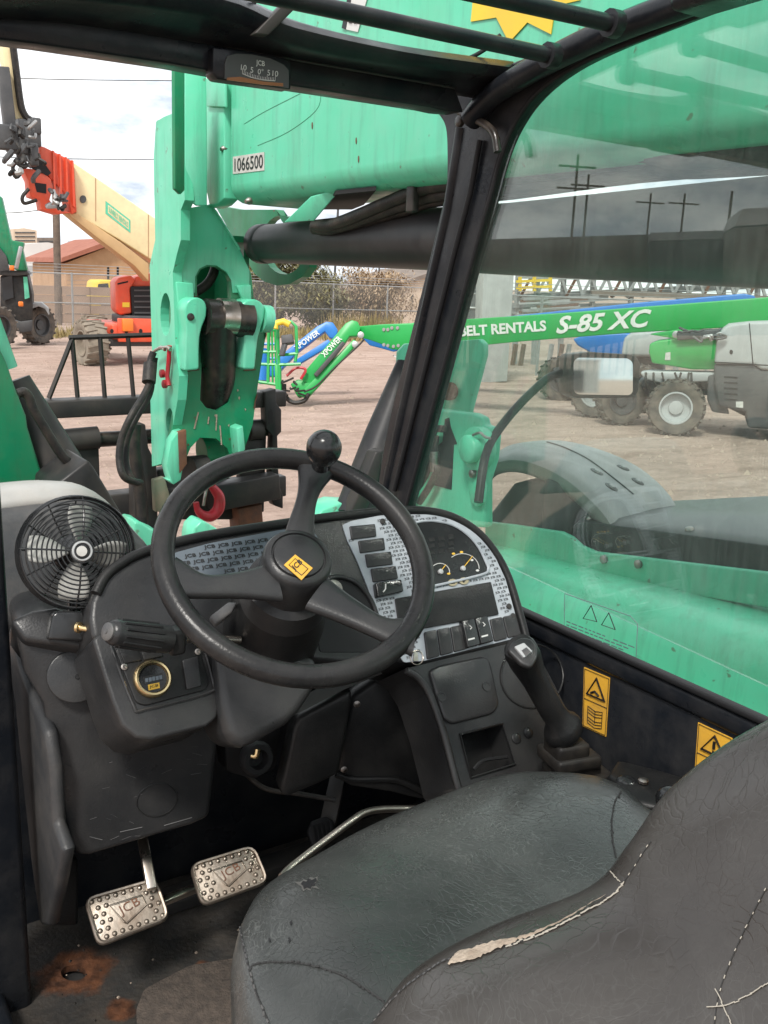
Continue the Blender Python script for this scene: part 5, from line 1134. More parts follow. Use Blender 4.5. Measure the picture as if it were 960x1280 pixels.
# backrest: lofted shell, rounded rim towards the cushion, back bulging to the door side
bk = []
for pts in ([(478, 1292, .80), (540, 1222, .815), (640, 1166, .83), (752, 1118, .84), (800, 1064, .84), (852, 1000, .83), (930, 945, .81), (1010, 905, .79)],
            [(468, 1284, .765), (524, 1213, .78), (620, 1158, .80), (738, 1112, .81), (788, 1058, .81), (838, 990, .80), (915, 932, .78), (1000, 886, .76)],
            [(460, 1284, .735), (516, 1214, .75), (612, 1160, .77), (735, 1110, .78), (784, 1058, .78), (832, 994, .77), (905, 933, .75), (1000, 880, .73)],
            [(463, 1295, .71), (530, 1226, .725), (622, 1180, .74), (744, 1124, .75), (800, 1066, .75), (852, 1010, .74), (925, 955, .72), (1010, 905, .70)],
            [(490, 1330, .67), (570, 1270, .68), (670, 1225, .69), (785, 1165, .70), (845, 1105, .70), (895, 1055, .69), (960, 1010, .67), (1040, 965, .65)],
            [(560, 1420, .62), (650, 1350, .63), (750, 1305, .64), (850, 1245, .64), (910, 1190, .64), (960, 1140, .63), (1010, 1095, .62), (1080, 1050, .60)],
            [(660, 1560, .56), (750, 1490, .57), (850, 1440, .58), (950, 1380, .58), (1010, 1320, .58), (1060, 1270, .57), (1110, 1220, .56), (1170, 1180, .55)],
            [(800, 1800, .50), (900, 1720, .51), (1000, 1660, .52), (1100, 1600, .52), (1160, 1540, .52), (1210, 1480, .52), (1260, 1420, .51), (1310, 1380, .50)]):
    bk.append([at(x, y, D=d) for x, y, d in pts])
g = grid_geo(loft_rows(bk, 6, 5)); bkr = obj('backrest', g[0], g[1], M['vinyl_b'], st, smooth=True)
sm = bkr.modifiers.new('s', 'SOLIDIFY'); sm.thickness = .05; sm.offset = -1 if True else 1
BB = bvh(bkr); LB = ORG[bkr]
ripm = M['thread']
stitch('seam', [(468, 1276), (500, 1240), (540, 1210), (575, 1192)], M['plastic_g'], bkr, BB, LB, pitch=.0045, r=.0008)
stitch('seam', [(632, 1184), (680, 1166), (720, 1146), (762, 1122), (778, 1106)], ripm, bkr, BB, LB, pitch=.0030, r=.0008, fr=1.2)
stitch('seam', [(778, 1106), (790, 1088), (803, 1068), (814, 1052)], ripm, bkr, BB, LB, pitch=.0085, r=.0005, fr=.25)
stitch('seam', [(763, 1089), (770, 1097), (778, 1106)], ripm, bkr, BB, LB, pitch=.003, r=.0006, fr=1.2)
stitch('seam', [(958, 1110), (942, 1140), (925, 1175), (908, 1215), (898, 1245), (893, 1280)], ripm, bkr, BB, LB, pitch=.009, r=.0005, fr=.25)
stitch('seam', [(884, 1259), (910, 1256), (935, 1244), (965, 1226)], ripm, bkr, BB, LB, pitch=.003, r=.0005, fr=1.2)
stitch('seam', [(894, 1236), (902, 1252), (914, 1280)], ripm, bkr, BB, LB, pitch=.003, r=.0005, fr=1.2)
_up = [(560, 1206), (566, 1197), (575, 1190), (590, 1186), (606, 1181), (622, 1177), (640, 1174), (656, 1170), (676, 1163), (700, 1152), (728, 1136), (758, 1119)]
_dn = [(561, 1207), (569, 1205), (579, 1203), (593, 1200), (607, 1194), (623, 1187), (641, 1180), (657, 1173.5), (677, 1165), (701, 1153.6), (729, 1137.4), (758, 1120.3)]
_ra = random.Random(4); U1 = cr([V((*p, 0)) for p in _up], 5); D1 = cr([V((*p, 0)) for p in _dn], 5)
rip = [(p.x, p.y+_ra.gauss(0, .7)) for p in U1]+[(p.x, p.y+_ra.gauss(0, .9)) for p in reversed(D1)]
rp_ = [onc(x, y, BB, LB, .0012) for x, y in rip]; m_ = len(rip)
vs = []; fs = []
h_ = m_//2
for k in range(h_):
    a, b = rp_[k], rp_[m_-1-k]
    if a is None or b is None: continue
    vs += [a, a.lerp(b, .5)+(CAM-a).normalized()*.0012, b]
nn_ = len(vs)//3
for k in range(nn_-1): fs += [(3*k, 3*k+1, 3*k+4, 3*k+3), (3*k+1, 3*k+2, 3*k+5, 3*k+4)]
lab(obj('ripped_lining', vs, fs, M['foam'], bkr, smooth=True), 'pale fabric lining showing through the ripped seam')
# seat base and slide bar
box('seat_base', (.63, .60, 1.66), (.42, .42, .30), M['plastic_d'], st, bev=.02)
tube('slide_bar', cr([at(x, y, D=d) for x, y, d in ((352, 1096, 1.34), (364, 1084, 1.36), (400, 1056, 1.40), (440, 1026, 1.44), (456, 1016, 1.46), (474, 1012, 1.48), (500, 1011, 1.50), (540, 1012, 1.52))], 5), .0055, M['rod'], st, n=10)
# scuffs, small screws and cable under the dash
_sc = random.Random(17)
for k_ in range(26):
    x_, y_ = _sc.uniform(60, 255), _sc.uniform(930, 1050); a_ = _sc.uniform(-.5, .5); l_ = _sc.uniform(3, 14)
    if inside((x_, y_), [(70, 930), (262, 925), (255, 1020), (110, 1062), (90, 1040)]):
        tube('scuff', [PCn.off(.0004)(x_, y_), PCn.off(.0004)(x_+l_*math.cos(a_), y_+l_*math.sin(a_))], .00035, M['plastic_t'] if k_ % 3 else M['plastic_g'], da, n=4)
for q_ in ((157, 903), (156, 908), (155, 899), (159, 912)):
    S('chip', [(q_[0]+_sc.uniform(.3, 2)*math.cos(a), q_[1]+_sc.uniform(.5, 3)*math.sin(a)) for a in [j*math.pi/3 for j in range(6)]], D0, .0006, M['plastic_g'], da, bev=0, lift=.0150)
for pts_ in (((300, 960), (330, 985), (372, 992), (420, 1000)),):
    tube('cable', cr([at(x, y, D=1.66) for x, y in pts_], 6), .0045, M['hose'], da, n=8)
PKn = PL(at(490, 920, D=1.66), (-.35, -.92, .15))
for q_ in ((446, 880), (540, 960), (430, 962)): lathe('screw', [(0, .006), (.002, .006), (.003, .003)], PKn.off(.0005)(*q_), PKn.n, M['bolt'], da, n=10)
tube('panel_crease', cr([PKn.off(.0015)(x, y) for x, y in ((512, 905), (530, 925), (545, 945), (552, 965), (553, 985))], 5), .0025, M['plastic_d'], da, n=6)
for k_ in range(40):
    x_, y_ = _sc.uniform(70, 300), _sc.uniform(1150, 1278); p_ = at(x_, y_, Z=1.5)
    s_2 = _sc.uniform(.0012, .0032)
    obj('grit', [p_+V((s_2, 0, 0)), p_+V((-s_2, s_2*.6, 0)), p_+V((-s_2*.4, -s_2, 0)), p_+V((0, 0, s_2*1.2))], [(0, 1, 3), (1, 2, 3), (2, 0, 3), (0, 2, 1)], M['foam'] if k_ % 4 == 0 else M['boot'], th)
# fender seam and sunk bolts, laid on the fender surface
BF = bvh(fen); LF = ORG[fen]
P_ = [onc(p.x, p.y, BF, LF, .007) for p in cr([V((x, y, 0)) for x, y in ((684, 555), (705, 562), (735, 577), (768, 602), (790, 620))], 6)]
P_ = [p for p in P_ if p is not None]
if len(P_) > 3: tube('fender_seam', P_, .0028, M['blk'], th, n=6)
for q_ in ((745, 592), (778, 587), (763, 611), (796, 604)):
    h_ = BF.ray_cast(CAM-LF, ray(*q_).normalized())
    if h_[0] is None: continue
    n_ = h_[1] if h_[1].dot(ray(*q_)) < 0 else -h_[1]; p_ = h_[0]+LF+n_*.006
    lathe('bolt_dimple', [(0, .022), (.0015, .021), (.0015, .001)], p_, n_, M['blk'], th, n=16)
    lathe('bolt', [(0, .010), (.004, .009), (.0055, .005)], p_+n_*.0015, n_, M['galv'], th, n=8)
# ================================================================== ground
g = 600
vs = []; fs = []
NX = 60
def gx(i): t = (i/NX)*2-1; return math.copysign(abs(t)**2.4, t)*1500
for j in range(NX+1):
    for i in range(NX+1):
        x, y = gx(i)+10, gx(j)+18; d = math.hypot(x, y)
        z = 0
        vs.append(V((x, y, z)))
for j in range(NX):
    for i in range(NX): a = j*(NX+1)+i; fs.append((a, a+1, a+NX+2, a+NX+1))
gr = obj('ground', vs, fs, M['dirt']); gr['kind'] = 'structure'
# loose stones and clods on the dirt
rnd = random.Random(5); vs = []; fs = []
for k in range(2600):
    u = rnd.random(); px_, py_ = rnd.uniform(20, 960), 420+(u**1.6)*260
    p = at(px_, py_, Z=0)
    if (p-CAM).length > 60 or p.length < 4: continue
    s = rnd.uniform(.015, .05)*(1 if rnd.random() < .95 else 2.2)
    k0 = len(vs)
    for d in ((1, 0, 0), (-1, 0, 0), (0, 1, 0), (0, -1, 0), (0, 0, .7)): vs.append(p+V(d)*s*rnd.uniform(.6, 1.2))
    fs += [(k0, k0+2, k0+4), (k0+2, k0+1, k0+4), (k0+1, k0+3, k0+4), (k0+3, k0, k0+4)]
tag(obj('gravel', vs, fs, mat('dirt_clods', (.36, .28, .22), .95, c2=(.28, .21, .17), nscale=2)), 'loose stones and clods scattered over the dirt yard', 'gravel', kind='stuff')

# ================================================================== chain link fences
def m_mesh():
    m = bpy.data.materials.new('chain_link'); m.use_nodes = True; t = m.node_tree; n = t.nodes; l = t.links
    b = n['Principled BSDF']; b.inputs['Base Color'].default_value = (.40, .40, .38, 1); b.inputs['Metallic'].default_value = .3; b.inputs['Roughness'].default_value = .6
    tcd = n.new('ShaderNodeTexCoord'); ns = n.new('ShaderNodeTexNoise'); ns.inputs['Scale'].default_value = .8; l.new(tcd.outputs['Object'], ns.inputs[0])
    mr = n.new('ShaderNodeMapRange'); mr.inputs[3].default_value = .07; mr.inputs[4].default_value = .16; l.new(ns.outputs[0], mr.inputs[0]); l.new(mr.outputs[0], b.inputs['Alpha'])
    return m
M['mesh'] = m_mesh()
def fence(label, a, b, h, step, group=None, coil=False):
    a, b = V((*a, 0)), V((*b, 0)); f = thing('chain_link_fence', a.lerp(b, .5), label, 'fence', group); n = max(2, int((b-a).length/step))
    for i in range(n+1):
        p = a.lerp(b, i/n); tube('post', [p, p+V((0, 0, h+.05))], .045, M['galv'], f, n=8)
    for z in (h, h*.52): tube('rail', [a+V((0, 0, z)), b+V((0, 0, z))], .030, M['galv'], f, n=6)
    sd = (b-a).normalized().cross(V((0, 0, 1)))*.06
    g = prism([a+sd+V((0, 0, .05)), b+sd+V((0, 0, .05)), b+sd+V((0, 0, h)), a+sd+V((0, 0, h))], sd*.05); obj('wire_mesh', g[0], g[1], M['mesh'], f)
    for k in range(3): tube('barbed_wire', [a+V((0, 0, h+.12+.12*k)), b+V((0, 0, h+.12+.12*k))], .010, M['galv'], f, n=4)
    return f
fence('chain link fence in front of the tan block wall and olive trees', (2.0, 41.0), (33.0, 41.0), 2.45, 3.1)
fence('chain link fence beside the pale concrete column', (17.2, 23.2), (46.0, 17.5), 2.4, 3.0)

# ================================================================== red boom lift (left)
rl = thing('red_boom_lift', (9.2, 28.4, 0), 'red and cream telescopic boom lift raised above its red chassis', 'boom lift')
q = lambda x, y, Y: at(x, y, Y=Y)
wheel('wheel', q(113, 429, 27.6), (1, .10, 0), .65, .62, rl, M['tyrel'], M['tyrel'], 18, 'pale dried-mud tyre of the red lift')
wheel('wheel', q(113, 429, 27.6)+V((3.4, .35, 0)), (1, .10, 0), .65, .62, rl, M['tyrel'], M['tyrel'], 18)
wheel('wheel', q(113, 429, 27.6)+V((1.05, 3.1, 0)), (1, .10, 0), .65, .62, rl, M['tyrel'], M['tyrel'], 18)
box('chassis', V((9.6, 28.6, .95)), (2.0, 2.6, .42), M['red'], rl, bev=.05)
box('front_plate', V((9.85, 27.25, 1.0)), (2.2, .10, .66), M['red'], rl, bev=.02)
box('step', V((9.0, 27.15, 1.15)), (.30, .16, .35), M['orange'], rl, bev=.02)
box('axle', V((9.4, 27.6, .66)), (1.9, .3, .26), M['dgrey'], rl, bev=.02)
rows = []
for Y, pts in ((28.0, [(145, 350), (147, 392), (165, 396), (190, 396)]), (28.0, [(146, 348), (150, 346), (166, 343), (190, 341)])): pass
S('engine_hood', [(145, 388), (144, 353), (148, 347), (164, 344), (170, 350), (163, 362), (165, 392), (150, 394)], PL((9.5, 28.2, 0), (-.2, -1, 0)), 1.4, M['red'], rl, bev=.06, bseg=3)
S('hood_top', [(158, 358), (170, 346), (190, 341), (230, 341), (230, 360)], PL((9.5, 28.3, 0), (-.2, -1, 0)), 1.4, M['red'], rl, bev=.04, lift=-.02)
S('hood_grille', [(163, 358), (230, 357), (230, 401), (166, 398)], PL((9.5, 28.15, 0), (-.2, -1, 0)), 1.2, M['dark'], rl, bev=.03)
S('hood_badge', [(153, 378), (162, 378), (162, 384), (153, 384)], PL((9.5, 28.2, 0), (-.2, -1, 0)), .02, M['yellowp'], rl, bev=0, lift=.012)
box('turntable', V((9.9, 28.6, 1.25)), (1.3, 1.6, .25), M['dgrey'], rl, bev=.04)
# main boom: cream, from (200,400) up-left to (95,215)
PBm = PL((0, 27.4, 0), (0, -1, 0))
mb = S('main_boom', [(92, 203), (120, 222), (190, 270), (260, 318), (260, 372), (190, 325), (150, 300), (95, 268)], PBm, .55, M['cream'], rl, bev=.03)
S('boom_underside', [(83, 266), (97, 267), (150, 302), (186, 330), (186, 352), (168, 332), (120, 296)], PL((0, 27.3, 0), (0, -1, 0)), .5, mat('cream_painted_shade', (.55, .36, .17), .6, c2=(.48, .31, .15), nscale=2), rl, bev=.02)  # shade under the boom put into a darker copy of the cream
PT = PBm.off(.015)
S('logo_panel', [(132, 251), (163, 275), (163, 291), (132, 267)], PBm, .01, M['green'], mb, bev=0, lift=.012)
S('logo_inner', [(135, 256), (161, 276), (161, 287), (135, 266)], PBm, .01, M['cream'], mb, bev=0, lift=.016)
T('lettering', 'SUNBELT RENTALS', (136, 265), (160, 284.5), (136, 258), PBm, M['green'], mb, lift=.03, bold=.02)
S('lift_eye', ell(104, 249, 4, 5, 10), PBm, .05, M['dgrey'], mb, bev=0, lift=.04)
# red knuckle with ribs
kn = S('boom_knuckle', [(49, 182), (56, 184), (92, 202), (96, 265), (90, 268), (84, 245), (62, 222), (50, 200)], PL((0, 27.2, 0), (0, -1, 0)), .7, M['red'], rl, bev=.02)
for x in (66, 74, 82, 90): S('rib', [(x, 188+(x-66)*.5), (x+2, 189+(x-66)*.5), (x+4, 245+(x-66)*.6), (x+1.5, 243+(x-66)*.6)], PL((0, 27.2, 0), (0, -1, 0)), .1, M['red'], kn, bev=0, lift=.08)
S('knuckle_face', [(28, 210), (50, 212), (64, 224), (66, 236), (62, 250), (72, 262), (90, 266), (72, 268), (52, 262), (50, 250), (38, 246), (36, 226)], PL((0, 27.1, 0), (0, -1, 0)), .5, M['red'], rl, bev=.02)
S('knuckle_opening', [(43, 228), (58, 230), (58, 242), (46, 240)], PL((0, 27.1, 0), (0, -1, 0)), .02, M['dark'], rl, bev=0, lift=.012)
S('knuckle_gap', [(30, 206), (50, 196), (64, 216), (60, 220)], PL((0, 27.1, 0), (0, -1, 0)), .02, M['dark'], rl, bev=0, lift=.02)
tube('hose', cr([q(x, y, 26.9) for x, y in ((36, 236), (28, 246), (30, 254), (40, 252), (46, 250))], 4), .05, M['hose'], rl, n=6)
tube('hose', cr([q(x, y, 26.9) for x, y in ((20, 202), (16, 210), (20, 222), (28, 214))], 4), .05, M['hose'], rl, n=6)
# jib going up: cream and black
beam('jib', q(26, 185, 27.2), q(6, 40, 27.2), .35, .42, M['cream'], rl, bev=.02)
beam('jib_ram', q(16, 190, 26.9), q(3, 84, 26.9), .28, .30, M['dgrey'], rl, bev=.03)
tube('hose', cr([q(x, y, 26.9) for x, y in ((16, 55), (20, 85), (26, 130), (32, 145), (38, 150))], 4), .09, M['hose'], rl, n=6)
for k, (x, y, w_, h_) in enumerate(((30, 165, .35, .6), (40, 172, .4, .45), (44, 158, .25, .4), (34, 190, .5, .45), (22, 182, .5, .4), (8, 172, .5, .6), (42, 195, .2, .5))):
    box('valve_block', q(x, y, 27.0-.05*k), (w_, .3, h_), M['dgrey'], rl, bev=.04)

_k = random.Random(31)
for i in range(26):
    x, y = _k.uniform(14, 50), _k.uniform(148, 214); L_ = _k.uniform(6, 20); a = _k.uniform(-1.2, 1.2)
    tube('hydraulic_line', cr([q(x, y, 26.6-.02*i), q(x+L_*.5*math.sin(a)+_k.uniform(-5, 5), y+L_*.5, 26.5-.02*i), q(x+L_*math.sin(a), y+L_*math.cos(a)*.9, 26.6-.02*i)], 4), _k.choice((.03, .04, .06)), _k.choice((M['hose'], M['hose'], M['dgrey'], M['dgrey'], M['dgrey'], M['galv'])), rl, n=6)
for i in range(12):
    x, y = _k.uniform(58, 82), _k.uniform(236, 262); tube('hydraulic_line', cr([q(x, y, 26.7), q(x+_k.uniform(-6, 6), y+4, 26.6), q(x+_k.uniform(-3, 9), y+_k.uniform(-6, 8), 26.7)], 4), _k.choice((.03, .05)), _k.choice((M['hose'], M['galv'], M['dgrey'])), rl, n=6)
for i in range(5): S('boom_weld', [(97+i*22, 207+i*15.2), (98.2+i*22, 208+i*15.2), (98.2+i*22, 262+i*15.2), (97+i*22, 261+i*15.2)], PBm, .004, M['brick'], mb, bev=0, lift=.006) if i in (1, 4) else None
S('hood_vent', [(147, 354), (160, 351), (160, 353), (147, 356)], PL((9.5, 28.2, 0), (-.2, -1, 0)), .02, M['dark'], rl, bev=0, lift=.012)
for i in range(5): S('grille_slat', [(168, 362+7*i), (200, 362+7*i), (200, 364+7*i), (168, 364+7*i)], PL((9.5, 28.15, 0), (-.2, -1, 0)), .03, M['dgrey'], rl, bev=0, lift=.03)
for x_ in (140, 158, 176): S('tie_down', ell(x_, 414, 2.2, 3, 10), PL((0, 27.19, 0), (0, -1, 0)), .02, M['dark'], rl, bev=0, lift=.01)

# ================================================================== parked telehandler far left
tl = thing('parked_telehandler', (7.6, 35.2, 0), 'green and black telehandler parked by the fence', 'telehandler')
wheel('wheel', q(47, 406, 35.4), (.55, -.85, 0), .68, .50, tl, None, M['dgrey'], 18)
wheel('wheel', q(-4, 409, 33.2), (.55, -.85, 0), .68, .50, tl, None, M['dgrey'], 18)
S('cab_body', [(0, 345), (20, 340), (34, 340), (40, 368), (40, 400), (20, 408), (0, 400)], PL((8, 34.4, 0), (-.3, -1, 0)), 1.2, M['blk'], tl, bev=.05)
S('cab_window', [(2, 348), (15, 344), (17, 372), (4, 376)], PL((8, 34.3, 0), (-.3, -1, 0)), .02, M['glassd'], tl, bev=0)
S('cab_door_glass', [(29, 346), (34, 346), (37, 372), (31, 374)], PL((8, 34.3, 0), (-.3, -1, 0)), .02, M['green'], tl, bev=0)
S('cab_roof', [(-4, 344), (0, 338), (34, 338), (37, 343), (20, 345)], PL((8, 34.2, 0), (-.3, -1, 0)), 1.3, M['dgrey'], tl, bev=.03)
S('mudguard', [(40, 379), (52, 378), (60, 385), (61, 394), (56, 386), (48, 383), (40, 386)], PL((8, 34.9, 0), (-.3, -1, 0)), .5, M['grey'], tl, bev=.02)
S('chassis_side', [(8, 396), (26, 402), (40, 400), (40, 414), (28, 416), (8, 410)], PL((8, 34.3, 0), (-.3, -1, 0)), .4, M['dgrey'], tl, bev=.03)
S('boom', [(-8, 240), (2, 246), (14, 300), (30, 303), (28, 312), (30, 320), (34, 338), (20, 338), (10, 330), (-8, 300)], PL((8, 34.0, 0), (-.3, -1, 0)), .6, M['greend'], tl, bev=.04)
beam('boom_ram', q(26, 308, 33.8), q(20, 336, 33.8), .12, .12, M['galv'], tl, bev=.02)
S('boom_painted_shadow', [(-8, 300), (8, 320), (12, 338), (-8, 340)], PL((8, 33.9, 0), (-.3, -1, 0)), .1, M['dgrey'], tl, bev=.02)  # dark sheet standing in for the shade beneath the boom
for xy in ((15, 335), (26, 380)): box('beacon', q(*xy, 33.9), (.15, .12, .16), M['orange'], tl, bev=.03)

# ================================================================== buildings and wall behind the left fence
bw = thing('block_wall', (14, 50, 0), 'low tan masonry block wall behind the fence', 'wall')
bl = at(40, 356, Y=50); br = at(330, 360, Y=50)
rnd = random.Random(2)
hh = (bl.z)/4
for j in range(4):
    n = 9
    for i in range(n):
        x0 = bl.x+(br.x-bl.x)*i/n; x1 = bl.x+(br.x-bl.x)*(i+1)/n
        box('wall_panel', ((x0+x1)/2, 50+rnd.uniform(-.02, .02), hh*(j+.5)), (x1-x0-.03, .25, hh-.03), M['block'], bw, bev=0)
bb = thing('brick_building', (26, 60, 0), 'tan brick building with red tiled gable roof beyond the fence', 'building')
PBk = PL((0, 60, 0), (0, -1, 0))
S('wall', [(82, 329), (146, 304), (212, 328), (212, 420), (82, 420)], PBk, 8, M['brick'], bb, bev=0)
S('roof', [(76, 328), (78, 322), (146, 297), (214, 322), (216, 328), (146, 304)], PBk, 9, M['roof'], bb, bev=0, lift=.5)
for x in (134, 146): S('window', [(x, 334), (x+2.5, 334), (x+2.5, 349), (x, 349)], PBk, .05, M['glassd'], bb, bev=0, lift=.03)
for j in range(9): S('brick_course', [(84, 335+j*5), (228, 335+j*5), (228, 335.8+j*5), (84, 335.8+j*5)], PBk, .02, M['block'], bb, bev=0, lift=.01) if j > 2 else None
wb_ = thing('white_warehouse', (20, 90, 0), 'long pale warehouse with a flat roof in the distance', 'building')
S('wall', [(20, 306), (60, 303), (98, 310), (98, 345), (20, 345)], PL((0, 90, 0), (0, -1, 0)), 14, M['offw'], wb_, bev=0)
S('panel_band', [(22, 332), (96, 334), (96, 345), (22, 345)], PL((0, 90, 0), (0, -1, 0)), .2, M['grey'], wb_, bev=0, lift=.15)
for i in range(9): S('panel_joint', [(26+8*i, 334), (26.8+8*i, 334), (26.8+8*i, 345), (26+8*i, 345)], PL((0, 90, 0), (0, -1, 0)), .1, M['dgrey'], wb_, bev=0, lift=.2)
for k, (pl_, m_, nm) in enumerate((([(17, 286), (30, 285), (46, 288), (47, 310), (17, 310)], M['beige'], 'beige office block with rows of windows far behind the warehouse'), ([(47, 297), (74, 297), (76, 310), (47, 310)], M['browng'], 'brownish low block with window bands beside the beige office block'), ([(106, 300), (122, 299), (124, 320), (106, 320)], mat('bluish_tower', (.42, .47, .52), .6), 'pale blue-grey tower far behind the brick roof'))):
    Yk = 260+30*k; t_ = thing('distant_building', at(pl_[0][0], 360, Y=Yk)*1.0, nm, 'building'); t_.location.z = 0; ORG[t_] = t_.location.copy()
    lowp = [p if p[1] < 305 else (p[0], 352) for p in pl_]
    S('wall', lowp, PL((0, Yk, 0), (0, -1, 0)), 20, m_, t_, bev=0)
    x0, x1 = pl_[0][0]+2, pl_[1][0]-1 if k else pl_[2][0]-2
    for j in range(3):
        yy = pl_[0][1]+4+5*j
        S('window_band', [(x0, yy), (x1, yy), (x1, yy+1.6), (x0, yy+1.6)], PL((0, Yk, 0), (0, -1, 0)), .3, M['dgrey'], t_, bev=0, lift=.2)
yt = thing('yellow_truck', (15, 46, 0), 'yellow truck cab showing above the block wall', 'truck')
PY = PL((0, 52.5, 0), (0, -1, 0))
S('cab', [(112, 376), (114, 368), (120, 366), (122, 352), (126, 350), (141, 350), (144, 356), (145, 420), (112, 420)], PY, 2.0, M['yellowp'], yt, bev=.1)
S('window', [(121.5, 366), (123, 355), (135, 354), (137, 366)], PY, .05, M['glassd'], yt, bev=0, lift=.03)
S('hood', [(88, 376), (92, 362), (106, 364), (112, 376), (112, 420), (88, 420)], PL((0, 52.2, 0), (0, -1, 0)), 1.2, M['dgrey'], yt, bev=.1)
S('bed', [(143, 372), (200, 372), (200, 420), (143, 420)], PL((0, 52.6, 0), (0, -1, 0)), 1.8, M['yellowp'], yt, bev=.05)
for x_ in (95, 135, 175): wheel('wheel', V((q(x_, 376, 52.3).x, 52.3, .5)), (0, 1, 0), .5, .3, yt, None, None, 12)
# utility pole and wires
up_ = thing('utility_pole', at(71, 372, Y=48), 'dark wooden utility pole behind the fence', 'utility pole'); pz = q(70, 264, 48)
up_.location.z = 0; ORG[up_] = up_.location.copy()
tube('pole', [V((q(72, 372, 48).x, 48, 0)), V((q(70, 240, 48).x, 48, 7.0))], .17, M['wood'], up_, n=10)
for k, (pts, nm) in enumerate((([(-60, 93), (30, 98), (120, 100), (230, 101)], 'upper overhead power line crossing the cloudy sky'), ([(-60, 193), (20, 197), (120, 199), (230, 199)], 'middle overhead power line behind the red knuckle'), ([(-60, 268), (15, 266), (48, 263), (70, 262)], 'short low power line ending at the utility pole'))):
    tag(tube('power_line', cr([q(x, y, 60) for x, y in pts], 4), .028, M['dgrey'], None, n=5), nm, 'cable')

# ================================================================== trees and plants behind the middle fence
def tree(name, label, base, h, rx, rz, cz, n, ml, seed, ls=.16):
    r = random.Random(seed); t = thing(name, base, label, 'tree'); b = V(base); gs = []
    top = b+V((r.uniform(-.3, .3), 0, cz)); gs.append(tube_geo(cr([b, b.lerp(top, .5)+V((.15, 0, 0)), top], 3), [.16, .15, .14, .12, .11, .10, .08], 8))
    tips = []
    for k in range(11):
        a = r.uniform(0, 6.28); s0 = b.lerp(top, r.uniform(.35, .95)); e = b+V((math.cos(a)*rx*r.uniform(.4, .9), math.sin(a)*rx*r.uniform(.4, .9), cz+r.uniform(-.5, .9)*rz))
        gs.append(tube_geo(cr([s0, s0.lerp(e, .5)+V((0, 0, .2)), e], 3), [.06, .05, .045, .04, .03, .02, .012], 6)); tips += [e, s0.lerp(e, .7)]
    g_ = merge(*gs); obj('trunk', g_[0], g_[1], M['bark'], t, smooth=True)
    vs = []; fs = []; cl = [b+V((r.gauss(0, .5)*rx, r.gauss(0, .5)*rx, cz+max(-1.2, min(1.1, r.gauss(0, .5)))*rz)) for _ in range(34)]+tips
    for k in range(n):
        c = r.choice(cl); s = ls*r.uniform(.5, 1.3); p = c+V((r.gauss(0, 1), r.gauss(0, 1), r.gauss(0, .8)))*rx*.17
        d = V((r.uniform(-1, 1), r.uniform(-1, 1), r.uniform(-1, .6))).normalized(); s1, u1 = frame_of(d); k0 = len(vs)
        vs += [p, p+d*s+s1*s*.3, p+d*s*2, p+d*s-s1*s*.3]; fs.append((k0, k0+1, k0+2, k0+3))
    obj('crown', vs, fs, ml, t); return t
tb = lambda x, Y: V((at(x, 420, Y=Y).x, Y, 0))
tree('olive_tree', 'feathery olive green tree behind the fence', tb(345, 45), 6, 2.6, 2.1, 2.2, 15000, M['leaf'], 1, .17)
tree('olive_tree', 'small dull green tree behind the fence beside the brown bush', tb(400, 46), 5, 1.5, 1.4, 1.3, 7000, M['leaf'], 4, .15)
tree('dry_tree', 'bare twiggy brown tree in front of the beige shed', tb(458, 46), 5, 2.2, 1.5, 1.6, 13000, M['leafb'], 2, .13)
tree('dry_tree', 'olive and yellow scrub tree beside the boom head', tb(318, 47), 5, 1.8, 1.7, 1.7, 8000, M['leafb'], 9, .15)
rnd = random.Random(11); vs = []; fs = []
for k in range(5200):
    u = rnd.random()
    if u < .5: p = V((rnd.uniform(20, 33), 40.2+rnd.gauss(0, .6), 0))
    elif u < .62: p = V((rnd.uniform(9.3, 13.5), 39.5+rnd.gauss(0, .5), 0))
    else: p = V((rnd.gauss(26, 2.2), 38.2+rnd.gauss(0, .6), 0))
    hgt = rnd.uniform(.15, .6)*(1.4 if u > .62 else 1)*(2.2 if 23 < p.x < 27 and p.y > 39.3 else 1); a = rnd.uniform(0, 3.14); d = V((math.cos(a), math.sin(a), 0))*.035; l_ = V((rnd.gauss(0, .12), rnd.gauss(0, .12), hgt)); k0 = len(vs)
    vs += [p-d, p+d, p+l_]; fs.append((k0, k0+1, k0+2))
tag(obj('dry_weeds', vs, fs, M['grassd']), 'dry yellow weeds along the foot of the fence', 'weeds', kind='stuff')
lt = thing('litter', at(503, 452, Z=0), 'crumpled white litter lying on the dirt near the fence weeds', 'litter')
for k in range(3): tear_ = obj('scrap', [at(496+7*k, 452-2*k, Z=0)+V((rnd.uniform(-.25, .25), rnd.uniform(-.2, .2), rnd.uniform(0, .28))) for _ in range(6)], [(0, 1, 2), (1, 3, 2), (2, 3, 4), (3, 5, 4)], M['sheet'], lt)
bs = thing('beige_shed', (36, 52, 0), 'beige shed with dark slot windows behind the fence', 'shed')
PSx = PL((0, 52, 0), (0, -1, 0))
S('wall', [(474, 366), (545, 342), (620, 336), (620, 430), (474, 430)], PSx, 6, M['beige'], bs, bev=0)
S('roof', [(472, 366), (474, 362), (545, 338), (622, 332), (622, 337), (545, 343)], PSx, 6.5, M['browng'], bs, bev=0, lift=.3)
for x in (486, 514): S('window', [(x, 371), (x+3, 368), (x+1, 388), (x-1, 388)], PSx, .05, M['glassd'], bs, bev=0, lift=.05)
